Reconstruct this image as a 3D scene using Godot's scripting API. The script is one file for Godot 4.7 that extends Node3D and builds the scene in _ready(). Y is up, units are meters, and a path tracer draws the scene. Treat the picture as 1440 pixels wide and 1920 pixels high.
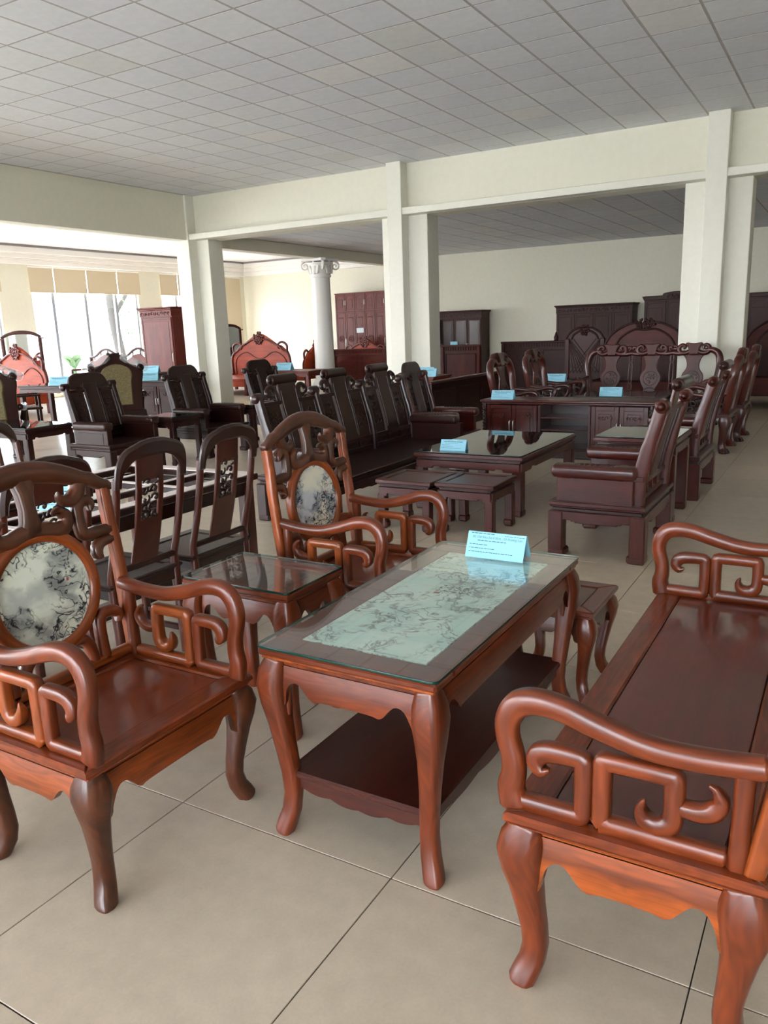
extends Node3D

# ---------------------------------------------------------------- mesh builder
class G:
	var v := PackedVector3Array()
	var n := PackedVector3Array()
	var t := PackedVector2Array()
	var ix := PackedInt32Array()
	var X := Transform3D()

	func vert(p: Vector3, q: Vector3, uv: Vector2) -> int:
		v.append(X * p)
		n.append((X.basis * q).normalized())
		t.append(uv)
		return v.size() - 1

	func tri(a: int, b: int, c: int) -> void:
		var f: Vector3 = (v[c] - v[a]).cross(v[b] - v[a])
		if f.dot(n[a] + n[b] + n[c]) < 0.0:
			ix.append(a); ix.append(c); ix.append(b)
		else:
			ix.append(a); ix.append(b); ix.append(c)

	func flat(p: Array, q: Vector3, uvs: Array) -> void:
		var k := []
		for i in p.size():
			k.append(vert(p[i], q, uvs[i]))
		for i in range(1, p.size() - 1):
			tri(k[0], k[i], k[i + 1])

	# a box with chamfered edges; the grain runs along its longest side
	func box(c: Vector3, s: Vector3, bev := 0.003, grain := -1) -> G:
		var h: Vector3 = s * 0.5
		bev = minf(bev, minf(h.x, minf(h.y, h.z)) * 0.6)
		if grain < 0:
			grain = s.max_axis_index()
		var off := Vector2(fposmod(c.x * 3.7 + c.y * 1.9 + c.z * 2.3, 1.0), fposmod(c.x * 1.3 + c.z * 5.1, 1.0))
		var pt = func(sg: Vector3, ax: int) -> Vector3:
			var r := Vector3(sg.x * (h.x - bev), sg.y * (h.y - bev), sg.z * (h.z - bev))
			r[ax] = sg[ax] * h[ax]
			return c + r
		var uvf = func(p: Vector3, ax: int) -> Vector2:
			var o := []
			for k in 3:
				if k != ax and k != grain:
					o.append(k)
			if o.size() == 2:
				return Vector2(p[o[0]], p[o[1]]) + off
			return Vector2(p[o[0]], p[grain]) + off
		for ax in 3:
			var b: int = (ax + 1) % 3
			var d: int = (ax + 2) % 3
			for s1 in [-1.0, 1.0]:
				var q := Vector3.ZERO
				q[ax] = s1
				var P := []
				var U := []
				for e in [[-1.0, -1.0], [1.0, -1.0], [1.0, 1.0], [-1.0, 1.0]]:
					var sg := Vector3.ZERO
					sg[ax] = s1; sg[b] = e[0]; sg[d] = e[1]
					var p: Vector3 = pt.call(sg, ax)
					P.append(p)
					U.append(uvf.call(p, ax))
				flat(P, q, U)
				for s2 in [-1.0, 1.0]:
					var q2 := Vector3.ZERO
					q2[ax] = s1; q2[b] = s2
					var A := Vector3.ZERO
					A[ax] = s1; A[b] = s2; A[d] = -1.0
					var B: Vector3 = A
					B[d] = 1.0
					var e4 := [pt.call(A, ax), pt.call(B, ax), pt.call(B, b), pt.call(A, b)]
					flat(e4, q2, [uvf.call(e4[0], ax), uvf.call(e4[1], ax), uvf.call(e4[2], ax), uvf.call(e4[3], ax)])
		for i in 8:
			var sg := Vector3(1 if i & 1 else -1, 1 if i & 2 else -1, 1 if i & 4 else -1)
			var P := [pt.call(sg, 0), pt.call(sg, 1), pt.call(sg, 2)]
			flat(P, sg, [uvf.call(P[0], 0), uvf.call(P[1], 0), uvf.call(P[2], 0)])
		return self

	# box between two corners
	func bb(a: Vector3, b: Vector3, bev := 0.003, grain := -1) -> G:
		return box((a + b) * 0.5, (b - a).abs(), bev, grain)

	# a rounded section swept along points; w, th: half sizes (number or array) across and along `side`
	func sweep(P: Array, w, th, side: Vector3, k := 10, closed := false, e := 0.75, cap := true) -> G:
		var m := P.size()
		var run := 0.0
		var first := v.size()
		var lastT := Vector3.ZERO
		var count: int = m + 1 if closed else m
		var off := fposmod(P[0].x * 3.1 + P[0].y * 2.7 + P[0].z * 1.7, 1.0)
		var ends := []
		for i0 in count:
			var i: int = i0 % m
			var a: Vector3 = P[(i - 1 + m) % m] if (closed or i > 0) else P[i]
			var b: Vector3 = P[(i + 1) % m] if (closed or i < m - 1) else P[i]
			var T: Vector3 = (b - a).normalized()
			if i0 > 0:
				run += (P[i] - P[(i0 - 1) % m]).length()
			var mit := 1.0
			if closed or (i > 0 and i < m - 1):
				mit = minf(1.0 / maxf(T.dot((P[(i + 1) % m] - P[i]).normalized()), 0.4), 1.5)
			var B: Vector3 = (side - T * side.dot(T)).normalized()
			var N: Vector3 = T.cross(B)
			var wi: float = w[i] if w is Array else w
			var ti: float = th[i] if th is Array else th
			for j in k + 1:
				var an := TAU * float(j) / k + PI / k
				var c := cos(an)
				var s := sin(an)
				var x: float = signf(c) * pow(absf(c), e)
				var y: float = signf(s) * pow(absf(s), e)
				var nx: float = signf(c) * pow(absf(c), 2.0 - e)
				var ny: float = signf(s) * pow(absf(s), 2.0 - e)
				vert(P[i] + N * x * wi * mit + B * y * ti, N * nx / maxf(wi, 0.0005) + B * ny / maxf(ti, 0.0005), Vector2(off + float(j) / k * 2.6 * (wi + ti), run + off))
			if i0 == 0 or i0 == count - 1:
				ends.append([P[i], T if i0 > 0 else -T, N, B, wi, ti, first + i0 * (k + 1)])
		for i in count - 1:
			for j in k:
				var o: int = first + i * (k + 1) + j
				tri(o, o + 1, o + k + 1)
				tri(o + 1, o + k + 2, o + k + 1)
		if cap and not closed:
			for q in ends:
				var r: float = minf(q[4], q[5])
				var s0 := v.size()
				for j in k + 1:
					var an := TAU * float(j) / k + PI / k
					var c := cos(an)
					var s := sin(an)
					var x: float = signf(c) * pow(absf(c), e)
					var y: float = signf(s) * pow(absf(s), e)
					vert(q[0] + q[1] * r * 0.4 + q[2] * x * (q[4] - r * 0.3) + q[3] * y * (q[5] - r * 0.3), q[1] + q[2] * c * 0.7 + q[3] * s * 0.7, Vector2(off + x * q[4], y * q[5]))
				var cc := vert(q[0] + q[1] * r * 0.55, q[1], Vector2(off, 0))
				for j in k:
					tri(q[6] + j, q[6] + j + 1, s0 + j)
					tri(q[6] + j + 1, s0 + j + 1, s0 + j)
					tri(s0 + j, s0 + j + 1, cc)
		return self

	# an outline in the xy plane, thick d along z, with bevelled rims
	func prism(poly0, d: float, bev := 0.004, at := Transform3D(), grain_x := false) -> G:
		var poly := PackedVector2Array()
		for p in poly0:
			if poly.size() == 0 or poly[poly.size() - 1].distance_to(p) > 0.0004:
				poly.append(p)
		if poly[0].distance_to(poly[poly.size() - 1]) < 0.0004:
			poly.remove_at(poly.size() - 1)
		if Geometry2D.is_polygon_clockwise(poly):
			poly.reverse()
		var m := poly.size()
		var en := []
		for i in m:
			var d2: Vector2 = (poly[(i + 1) % m] - poly[i]).normalized()
			en.append(Vector2(d2.y, -d2.x))
		# sign of the outward side
		var area := 0.0
		for i in m:
			area += poly[i].cross(poly[(i + 1) % m])
		if area < 0.0:
			for i in m:
				en[i] = -en[i]
		var ins := PackedVector2Array()
		for i in m:
			var a: Vector2 = en[(i - 1 + m) % m]
			var b: Vector2 = en[i]
			var q: Vector2 = (a + b).normalized()
			ins.append(poly[i] - q * bev * minf(1.0 / maxf(q.dot(b), 0.5), 1.6))
		var keep := X
		X = X * at
		var uv = func(p: Vector2) -> Vector2:
			return Vector2(p.y, p.x) if grain_x else p
		var tr := Geometry2D.triangulate_polygon(ins)
		if tr.is_empty():
			ins = poly
			tr = Geometry2D.triangulate_polygon(poly)
		var hz := d * 0.5
		for s in [1.0, -1.0]:
			var base := v.size()
			for i in m:
				vert(Vector3(ins[i].x, ins[i].y, hz * s), Vector3(0, 0, s), uv.call(ins[i]))
			for i in range(0, tr.size(), 3):
				tri(base + tr[i], base + tr[i + 1], base + tr[i + 2])
		var run := 0.0
		for i in m:
			var j: int = (i + 1) % m
			var na: Vector2 = en[i]
			var nb: Vector2 = en[i]
			if en[(i - 1 + m) % m].dot(en[i]) > 0.6:
				na = (en[(i - 1 + m) % m] + en[i]).normalized()
			if en[j].dot(en[i]) > 0.6:
				nb = (en[j] + en[i]).normalized()
			var L: float = (poly[j] - poly[i]).length()
			var rows := [[ins, hz, 0.0, 0.7], [poly, hz - bev, 0.7, 0.7], [poly, hz - bev, 1.0, 0.0], [poly, bev - hz, 1.0, 0.0], [poly, bev - hz, 0.7, -0.7], [ins, -hz, 0.7, -0.7]]
			rows[0][2] = 0.7
			for r in [0, 2, 4]:
				var A: Array = rows[r]
				var B: Array = rows[r + 1]
				var i0 := vert(Vector3(A[0][i].x, A[0][i].y, A[1]), Vector3(na.x * A[2], na.y * A[2], A[3]), Vector2(A[1], run))
				var i1 := vert(Vector3(A[0][j].x, A[0][j].y, A[1]), Vector3(nb.x * A[2], nb.y * A[2], A[3]), Vector2(A[1], run + L))
				var i2 := vert(Vector3(B[0][j].x, B[0][j].y, B[1]), Vector3(nb.x * B[2], nb.y * B[2], B[3]), Vector2(B[1], run + L))
				var i3 := vert(Vector3(B[0][i].x, B[0][i].y, B[1]), Vector3(na.x * B[2], na.y * B[2], B[3]), Vector2(B[1], run))
				tri(i0, i1, i2)
				tri(i0, i2, i3)
			run += L
		X = keep
		return self

	# a profile of [radius, height] turned about y
	func lathe(prof: Array, seg := 20, flute := 0, depth := 0.0) -> G:
		var first := v.size()
		var run := 0.0
		for i in prof.size():
			var a: Array = prof[maxi(i - 1, 0)]
			var b: Array = prof[mini(i + 1, prof.size() - 1)]
			if i > 0:
				run += Vector2(prof[i][0] - prof[i - 1][0], prof[i][1] - prof[i - 1][1]).length()
			var d := Vector2(b[0] - a[0], b[1] - a[1]).normalized()
			for j in seg + 1:
				var an := TAU * j / seg
				var r: float = prof[i][0]
				if flute > 0 and prof[i].size() > 2:
					r -= depth * pow(absf(sin(an * flute * 0.5)), 0.7) * prof[i][2]
				vert(Vector3(cos(an) * r, prof[i][1], sin(an) * r), Vector3(cos(an) * d.y, -d.x, sin(an) * d.y), Vector2(an * maxf(r, 0.02), run))
		for i in prof.size() - 1:
			for j in seg:
				var o: int = first + i * (seg + 1) + j
				tri(o, o + 1, o + seg + 1)
				tri(o + 1, o + seg + 2, o + seg + 1)
		return self

	# a board from a to b (top edge), hanging down by depth(s), bulging towards `out`
	func apron(a: Vector3, b: Vector3, out: Vector3, depths: Array, th := 0.022, bulge := 0.012, rows := 4) -> G:
		var L := (b - a).length()
		var m := depths.size()
		var f0 := v.size()
		for face in 2:
			for i in m:
				var s: float = depths[i][0]
				var dp: float = depths[i][1]
				for r in rows + 1:
					var f: float = float(r) / rows
					var y: float = -dp * f
					var bu: float = bulge * sin(clampf(-y / 0.1, 0.0, 1.0) * PI * 0.8)
					var p: Vector3 = a.lerp(b, s) + Vector3(0, y, 0) + out * (bu - (th if face == 1 else 0.0))
					var nn: Vector3 = out + Vector3(0, 0.18 * cos(clampf(-y / 0.1, 0.0, 1.0) * PI * 0.8) * (1.0 if bulge > 0.0 else 0.0), 0)
					vert(p, nn if face == 0 else -out, Vector2(y + a.x, s * L + a.z))
		var st := rows + 1
		for face in 2:
			for i in m - 1:
				for r in rows:
					var o: int = f0 + face * m * st + i * st + r
					tri(o, o + 1, o + st)
					tri(o + 1, o + st + 1, o + st)
		for i in m - 1:
			var q := []
			for k in [i, i + 1]:
				q.append(v[f0 + k * st + rows])
				q.append(v[f0 + m * st + k * st + rows])
			var kx := X
			X = Transform3D()
			flat([q[0], q[2], q[3], q[1]], kx.basis * Vector3(0, -1, 0), [Vector2(0, 0), Vector2(0, 0.02), Vector2(0.02, 0.02), Vector2(0.02, 0)])
			X = kx
		return self

	func mesh() -> ArrayMesh:
		var arr := []
		arr.resize(Mesh.ARRAY_MAX)
		arr[Mesh.ARRAY_VERTEX] = v
		arr[Mesh.ARRAY_NORMAL] = n
		arr[Mesh.ARRAY_TEX_UV] = t
		arr[Mesh.ARRAY_INDEX] = ix
		var m := ArrayMesh.new()
		m.add_surface_from_arrays(Mesh.PRIMITIVE_TRIANGLES, arr)
		return m

# ---------------------------------------------------------------- helpers
var M := {}
var used := {}
var rng := RandomNumberGenerator.new()

func numbered(called: String) -> String:
	used[called] = used.get(called, -1) + 1
	return called if used[called] == 0 else "%s_%03d" % [called, used[called]]

func meta(o, label: String, category: String, group := "", kind := ""):
	if label: o.set_meta("label", label)
	if category: o.set_meta("category", category)
	if group: o.set_meta("group", group)
	if kind: o.set_meta("kind", kind)
	return o

func thing(called: String, label: String, category: String, at := Vector3.ZERO, turn := 0.0, group := "", kind := ""):
	var o := Node3D.new()
	o.name = numbered(called)
	add_child(o)
	o.position = at
	o.rotation.y = deg_to_rad(turn)
	return meta(o, label, category, group, kind)

func copy(src, label: String, at: Vector3, turn: float, group := ""):
	var o = src.duplicate()
	var base: String = src.name
	if base.length() > 4 and base.substr(base.length() - 4, 1) == "_":
		base = base.substr(0, base.length() - 4)
	o.name = numbered(base)
	add_child(o)
	o.position = at
	o.rotation.y = deg_to_rad(turn)
	return meta(o, label, "", group)

func part(g: G, called: String, m, parent):
	var o := MeshInstance3D.new()
	o.mesh = g.mesh()
	o.mesh.surface_set_material(0, m)
	o.name = called
	parent.add_child(o, true)
	return o

func solo(g: G, called: String, m, label: String, category: String, at := Vector3.ZERO, turn := 0.0, group := "", kind := ""):
	var o := MeshInstance3D.new()
	o.mesh = g.mesh()
	o.mesh.surface_set_material(0, m)
	o.name = numbered(called)
	add_child(o)
	o.position = at
	o.rotation.y = deg_to_rad(turn)
	return meta(o, label, category, group, kind)

# Catmull-Rom through 2-D points
func crv(p: Array, sub := 4, closed := false) -> Array:
	var r := []
	var m := p.size()
	for i in (m if closed else m - 1):
		var a: Vector2 = p[(i - 1 + m) % m] if (closed or i > 0) else p[i]
		var b: Vector2 = p[i]
		var c: Vector2 = p[(i + 1) % m]
		var d: Vector2 = p[(i + 2) % m] if (closed or i + 2 < m) else p[(i + 1) % m]
		for k in sub:
			r.append(b.cubic_interpolate(c, a, d, float(k) / sub))
	if not closed:
		r.append(p[m - 1])
	return r

# right half of an outline (bottom middle to top middle) mirrored into a whole
func sym(p: Array) -> Array:
	var r := p.duplicate()
	for i in range(p.size() - 1, -1, -1):
		if p[i].x > 0.0005:
			r.append(Vector2(-p[i].x, p[i].y))
	return r

# a scroll of [u, y, half width] in the plane of `at` (x = u, y = y, z = thickness)
func scroll(g: G, at: Transform3D, p: Array, th := 0.018, sub := 4, flip := 1.0, k := 8, e := 0.75):
	var q := []
	for a in p:
		q.append(Vector2(a[0] * flip, a[1]))
	var c := crv(q, sub) if sub > 1 else q
	var P := []
	var W := []
	var T := []
	for i in c.size():
		var f: float = float(i) / (sub if sub > 1 else 1)
		var i0: int = mini(int(f), p.size() - 1)
		var i1: int = mini(i0 + 1, p.size() - 1)
		var w: float = lerpf(p[i0][2], p[i1][2], f - i0)
		P.append(at * Vector3(c[i].x, c[i].y, 0))
		W.append(w)
		T.append(minf(th, w * 1.4))
	g.sweep(P, W, T, at.basis.z, k, false, e)

# small carved curls in relief that fill a panel w by h, seen along +z of `at`
func carve(g: G, at: Transform3D, w: float, h: float, seed_: int, nx: int, ny: int, r := 0.006, oval := false):
	var rr := RandomNumberGenerator.new()
	rr.seed = seed_
	for i in nx:
		for j in ny:
			var cx := (float(i) + 0.5) / nx * w - w * 0.5
			var cy := (float(j) + 0.5) / ny * h - h * 0.5
			var s := minf(w / nx, h / ny) * 0.5
			if nx > 1 and ny > 1:
				cx += rr.randf_range(-0.25, 0.25) * s + (0.35 * s if j % 2 else -0.35 * s)
				cy += rr.randf_range(-0.2, 0.2) * s
			var a0 := rr.randf() * TAU
			var dirn := 1.0 if rr.randf() < 0.5 else -1.0
			if oval and pow(cx / (w * 0.5), 2) + pow(cy / (h * 0.5), 2) > 0.85:
				continue
			var P := []
			var W := []
			for q in 7:
				var f := float(q) / 6.0
				var a := a0 + dirn * f * 4.4
				var rad := s * (1.05 - 0.7 * f)
				P.append(at * Vector3(cx + cos(a) * rad, cy + sin(a) * rad, 0.0))
				W.append(maxf(r * (0.7 + 0.6 * f), s * (0.16 + 0.1 * f)))
			g.sweep(P, W, W, at.basis.z, 5, false, 1.0)

func T(x := 0.0, y := 0.0, z := 0.0, ry := 0.0, rx := 0.0, rz := 0.0) -> Transform3D:
	return Transform3D(Basis.from_euler(Vector3(deg_to_rad(rx), deg_to_rad(ry), deg_to_rad(rz))), Vector3(x, y, z))

# ---------------------------------------------------------------- materials
func mat(c: Color, rough: float, tex = null, sc := Vector3.ONE, spec := 0.5, coat := 0.0) -> StandardMaterial3D:
	var m := StandardMaterial3D.new()
	m.albedo_color = c
	m.roughness = rough
	m.metallic_specular = spec
	if tex:
		m.albedo_texture = tex
		m.uv1_scale = sc
	if coat > 0.0:
		m.clearcoat_enabled = true
		m.clearcoat = coat
		m.clearcoat_roughness = 0.14
	return m

func noise(seed_: int, freq: float, oct := 4) -> FastNoiseLite:
	var f := FastNoiseLite.new()
	f.seed = seed_
	f.noise_type = FastNoiseLite.TYPE_SIMPLEX_SMOOTH
	f.frequency = freq
	f.fractal_octaves = oct
	return f

func texture(w: int, h: int, f: Callable) -> ImageTexture:
	var im := Image.create(w, h, false, Image.FORMAT_RGB8)
	for y in h:
		for x in w:
			im.set_pixel(x, y, f.call(float(x) / w, float(y) / h))
	im.generate_mipmaps()
	return ImageTexture.create_from_image(im)

func wood_tex(seed_: int, contrast: float, fine_amount := 0.2) -> ImageTexture:
	var a := noise(seed_, 1.0, 3)
	var b := noise(seed_ + 7, 1.0, 4)
	return texture(256, 512, func(u, v):
		var cu := cos(u * TAU)
		var su := sin(u * TAU)
		var vv := absf(v * 2.0 - 1.0)
		var wob := a.get_noise_3d(cu * 1.1, su * 1.1, vv * 1.6)
		var ring := sin((u * 7.0 + wob * 2.2) * TAU) * 0.5 + 0.5
		var fine := b.get_noise_3d(cu * 9.0, su * 9.0, vv * 2.0)
		var broad := a.get_noise_3d(cu * 0.9 + 9.0, su * 0.9, vv * 0.9)
		var k := 0.86 + contrast * (0.16 * ring - 0.14 + fine * fine_amount + broad * 0.32)
		return Color(clampf(k, 0, 1), clampf(k * (0.985 + 0.03 * broad), 0, 1), clampf(k * 0.97, 0, 1)))

# white marble with ink-like veins: a mountain in dark strokes, some mist
func marble_tex(w: int, h: int, seed_: int, base: Color, ink: Color, tint: Color, dens: float, haze := 0.28) -> ImageTexture:
	var a := noise(seed_, 1.0, 4)
	var b := noise(seed_ + 3, 1.0, 3)
	var c := noise(seed_ + 5, 1.0, 4)
	var asp := float(h) / w
	return texture(w, h, func(u, v):
		var x: float = u
		var y: float = v * asp
		var wx := a.get_noise_2d(x * 2.0, y * 2.4) * 0.35
		var wy := a.get_noise_2d(x * 2.0 + 40.0, y * 2.4) * 0.35
		var r1 := clampf(1.0 - absf(b.get_noise_2d((x + wx) * 1.9, (y + wy) * 2.8)) * 7.0, 0.0, 1.0)
		var r2 := clampf(1.0 - absf(c.get_noise_2d((x + wy) * 4.0 + 11.0, (y + wx) * 5.2)) * 5.0, 0.0, 1.0)
		var m1 := smoothstep(-0.35, 0.15, a.get_noise_2d(x * 1.3 + 70.0, y * 1.7 + wx))
		var m2 := smoothstep(-0.2, 0.25, b.get_noise_2d(x * 2.2 + 30.0, y * 2.2))
		var mist := smoothstep(-0.35, 0.45, c.get_noise_2d(x * 1.5 + wy, y * 2.0 + 5.0))
		var k := (r1 * r1 * 0.85 * m1 + r2 * r2 * 0.75 * m2 * m1 + mist * m1 * haze) * dens
		return base.lerp(tint, mist).lerp(ink, clampf(k, 0.0, 0.92)))

func make_materials():
	var w1 := wood_tex(11, 0.72, 0.14)
	var w2 := wood_tex(23, 0.55, 0.1)
	var w3 := wood_tex(37, 0.3, 0.0)
	var ws := Vector3(2.2, 0.8, 1)
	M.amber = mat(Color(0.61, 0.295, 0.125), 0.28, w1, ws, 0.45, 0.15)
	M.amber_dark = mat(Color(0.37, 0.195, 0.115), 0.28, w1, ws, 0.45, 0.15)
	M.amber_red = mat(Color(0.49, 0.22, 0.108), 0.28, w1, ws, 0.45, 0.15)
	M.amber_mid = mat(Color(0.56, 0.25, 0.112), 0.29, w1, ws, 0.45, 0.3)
	M.chair_seat = mat(Color(0.52, 0.22, 0.105), 0.30, w3, Vector3(2.2, 0.5, 1), 0.5, 0.6)
	M.bench_top = mat(Color(0.44, 0.18, 0.11), 0.30, w3, Vector3(2.2, 0.5, 1), 0.5, 0.6)
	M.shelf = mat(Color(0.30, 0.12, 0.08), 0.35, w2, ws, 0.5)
	M.dining = mat(Color(0.36, 0.15, 0.09), 0.30, w2, ws, 0.5, 0.12)
	M.dining_dark = mat(Color(0.21, 0.10, 0.075), 0.28, w2, ws, 0.5, 0.12)
	M.maroon = mat(Color(0.32, 0.105, 0.075), 0.28, w2, ws, 0.5, 0.12)
	M.maroon_dark = mat(Color(0.21, 0.075, 0.06), 0.28, w2, ws, 0.5, 0.12)
	M.black_wood = mat(Color(0.20, 0.095, 0.075), 0.3, w2, ws, 0.42)
	M.black_panel = mat(Color(0.24, 0.115, 0.08), 0.32, w2, ws, 0.42)
	M.rose = mat(Color(0.46, 0.185, 0.145), 0.4, w2, ws, 0.4)
	M.orange = mat(Color(0.72, 0.28, 0.14), 0.4, w2, ws, 0.35)
	M.orange_dark = mat(Color(0.48, 0.19, 0.11), 0.3, w2, ws, 0.5)
	M.bed_red = mat(Color(0.34, 0.12, 0.085), 0.45, w2, ws, 0.32)
	M.bed_dark = mat(Color(0.23, 0.09, 0.07), 0.45, w2, ws, 0.32)
	M.brown = mat(Color(0.27, 0.13, 0.10), 0.42, w2, ws, 0.35)
	M.marble_a = mat(Color.WHITE, 0.2, marble_tex(320, 320, 31, Color(0.86, 0.88, 0.82), Color(0.13, 0.14, 0.16), Color(0.70, 0.72, 0.69), 1.25))
	M.marble_b = mat(Color.WHITE, 0.2, marble_tex(320, 320, 77, Color(0.88, 0.86, 0.79), Color(0.12, 0.13, 0.17), Color(0.74, 0.76, 0.79), 1.25))
	M.marble_top = mat(Color.WHITE, 0.3, marble_tex(320, 640, 53, Color(0.88, 0.97, 0.92), Color(0.12, 0.19, 0.18), Color(0.80, 0.94, 0.89), 0.85, 0.08))
	for k in ["marble_a", "marble_b"]:
		M[k].uv1_scale = Vector3(3.25, -3.25, 1)
		M[k].uv1_offset = Vector3(0.5, 0.5, 0)
	M.marble_top.uv1_scale = Vector3(2.41, 0.97, 1)
	M.marble_top.uv1_offset = Vector3(0.5, 0.5, 0)
	M.table_rim = mat(Color(0.36, 0.25, 0.19), 0.3, w2, ws, 0.5)
	# glass
	M.glass = mat(Color(0.80, 0.93, 0.90, 0.025), 0.0)
	M.glass.transparency = BaseMaterial3D.TRANSPARENCY_ALPHA
	M.glass_edge = mat(Color(0.05, 0.20, 0.17), 0.08)
	M.glass_dark = mat(Color(0.02, 0.02, 0.022, 1.0), 0.02)
	M.pane = mat(Color(0.95, 1.0, 0.98, 0.03), 0.0)
	M.pane.transparency = BaseMaterial3D.TRANSPARENCY_ALPHA
	M.mirror = mat(Color(0.85, 0.87, 0.88), 0.02)
	M.mirror.metallic = 1.0
	M.steel = mat(Color(0.75, 0.74, 0.70), 0.28)
	M.steel.metallic = 1.0
	M.plastic = mat(Color(0.90, 0.92, 0.93, 0.22), 0.05)
	M.plastic.transparency = BaseMaterial3D.TRANSPARENCY_ALPHA
	# room
	var pl := noise(5, 1.0, 4)
	var plt := texture(256, 256, func(u, v):
		var k := 0.975 + 0.012 * pl.get_noise_2d(absf(u * 2 - 1) * 9.0, absf(v * 2 - 1) * 9.0) + 0.012 * pl.get_noise_2d(absf(u * 2 - 1) * 60.0, absf(v * 2 - 1) * 60.0)
		return Color(k, k, k))
	M.wall = mat(Color(0.905, 0.89, 0.82), 0.75, plt)
	M.wall.uv1_triplanar = true
	M.wall.uv1_world_triplanar = true
	M.wall.uv1_scale = Vector3(0.4, 0.4, 0.4)
	M.column = M.wall.duplicate()
	M.column.albedo_color = Color(0.91, 0.90, 0.85)
	M.white = mat(Color(0.93, 0.92, 0.905), 0.55)
	M.blind = mat(Color(0.82, 0.76, 0.65), 0.8)
	M.blind.backlight_enabled = true
	M.blind.backlight = Color(0.26, 0.23, 0.19)
	M.alu = mat(Color(0.58, 0.60, 0.63), 0.4)
	var tl := noise(9, 1.0, 4)
	var tlt := texture(256, 256, func(u, v):
		var k := 0.96 + 0.04 * tl.get_noise_2d(absf(u * 2 - 1) * 5.0, absf(v * 2 - 1) * 5.0) + 0.03 * tl.get_noise_2d(u * 90.0, v * 90.0)
		return Color(k, k, k))
	M.floor_tile = []
	for c in [Color(0.79, 0.73, 0.645), Color(0.78, 0.72, 0.635), Color(0.80, 0.74, 0.655)]:
		M.floor_tile.append(mat(c, 0.30, tlt, Vector3.ONE, 0.5))
	M.grout = mat(Color(0.23, 0.19, 0.16), 0.9)
	var cl := noise(15, 1.0, 3)
	var clt := texture(256, 256, func(u, v):
		var s := cl.get_noise_2d(u * 120.0, v * 120.0)
		var k := 0.955 + 0.05 * s + 0.02 * cl.get_noise_2d(u * 6.0, v * 6.0)
		return Color(k, k, k))
	M.ceil_tile = []
	for c in [Color(0.905, 0.91, 0.925), Color(0.895, 0.90, 0.92), Color(0.915, 0.92, 0.93), Color(0.885, 0.885, 0.88), Color(0.93, 0.92, 0.915)]:
		M.ceil_tile.append(mat(c, 0.85, clt, Vector3(1, 1, 1)))
	M.tbar = mat(Color(0.68, 0.655, 0.645), 0.7)
	M.paper = mat(Color(0.57, 0.79, 0.86), 0.7)
	M.print = mat(Color(0.22, 0.36, 0.45), 0.8)
	M.tag_white = mat(Color(0.82, 0.86, 0.88), 0.7)
	var br := noise(41, 1.0, 3)
	var brt := texture(128, 256, func(u, v):
		var k := sin((u * 6.0 + br.get_noise_2d(u * 6.0, v * 12.0) * 1.2) * TAU) * sin((v * 10.0 + br.get_noise_2d(u * 7.0 + 5.0, v * 9.0)) * TAU)
		return Color(0.36, 0.32, 0.20).lerp(Color(0.47, 0.42, 0.28), clampf(0.5 + k * 0.7, 0, 1)))
	M.brocade = mat(Color.WHITE, 0.7, brt, Vector3(1.6, 1.6, 1))
	M.recess_shade = mat(Color(0.62, 0.60, 0.60), 0.7)  # grey in place of the shade in the recess above the crown
	M.foam = mat(Color(0.90, 0.85, 0.83), 0.35)
	M.ink = mat(Color(0.12, 0.10, 0.10), 0.7)
	M.seal = mat(Color(0.62, 0.28, 0.22), 0.7)
	# outdoors
	M.concrete = mat(Color(0.72, 0.71, 0.69), 0.9)
	M.render_white = mat(Color(0.90, 0.90, 0.89), 0.9)
	M.leaf = mat(Color(0.13, 0.28, 0.05), 0.55)
	M.leaf.backlight = Color(0.05, 0.12, 0.02)
	M.leaf.backlight_enabled = true
	M.bark = mat(Color(0.19, 0.17, 0.155), 0.9)
	M.blue = mat(Color(0.08, 0.30, 0.55), 0.6)

# ---------------------------------------------------------------- furniture with cloud scrolls and marble
func apron_line(L: float, base: float) -> Array:
	var half = [[0.0, base * 1.5], [0.034, base * 1.45], [0.043, base * 1.05], [0.054, base * 0.72], [0.070, base * 0.54], [0.092, base * 0.54], [0.112, base * 0.76], [0.128, base * 0.98], [0.145, base * 1.08], [0.17, base * 1.02]]
	var r = []
	for h in half:
		if h[0] < L * 0.48:
			r.append([h[0] / L, h[1]])
	r.append([0.5, base])
	for i in range(half.size() - 1, -1, -1):
		if half[i][0] < L * 0.48:
			r.append([1.0 - half[i][0] / L, half[i][1]])
	var pts = r.map(func(a): return Vector2(a[0], a[1]))
	return crv(pts, 3).map(func(p): return [clampf(p.x, 0.0, 1.0), p.y])

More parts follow.
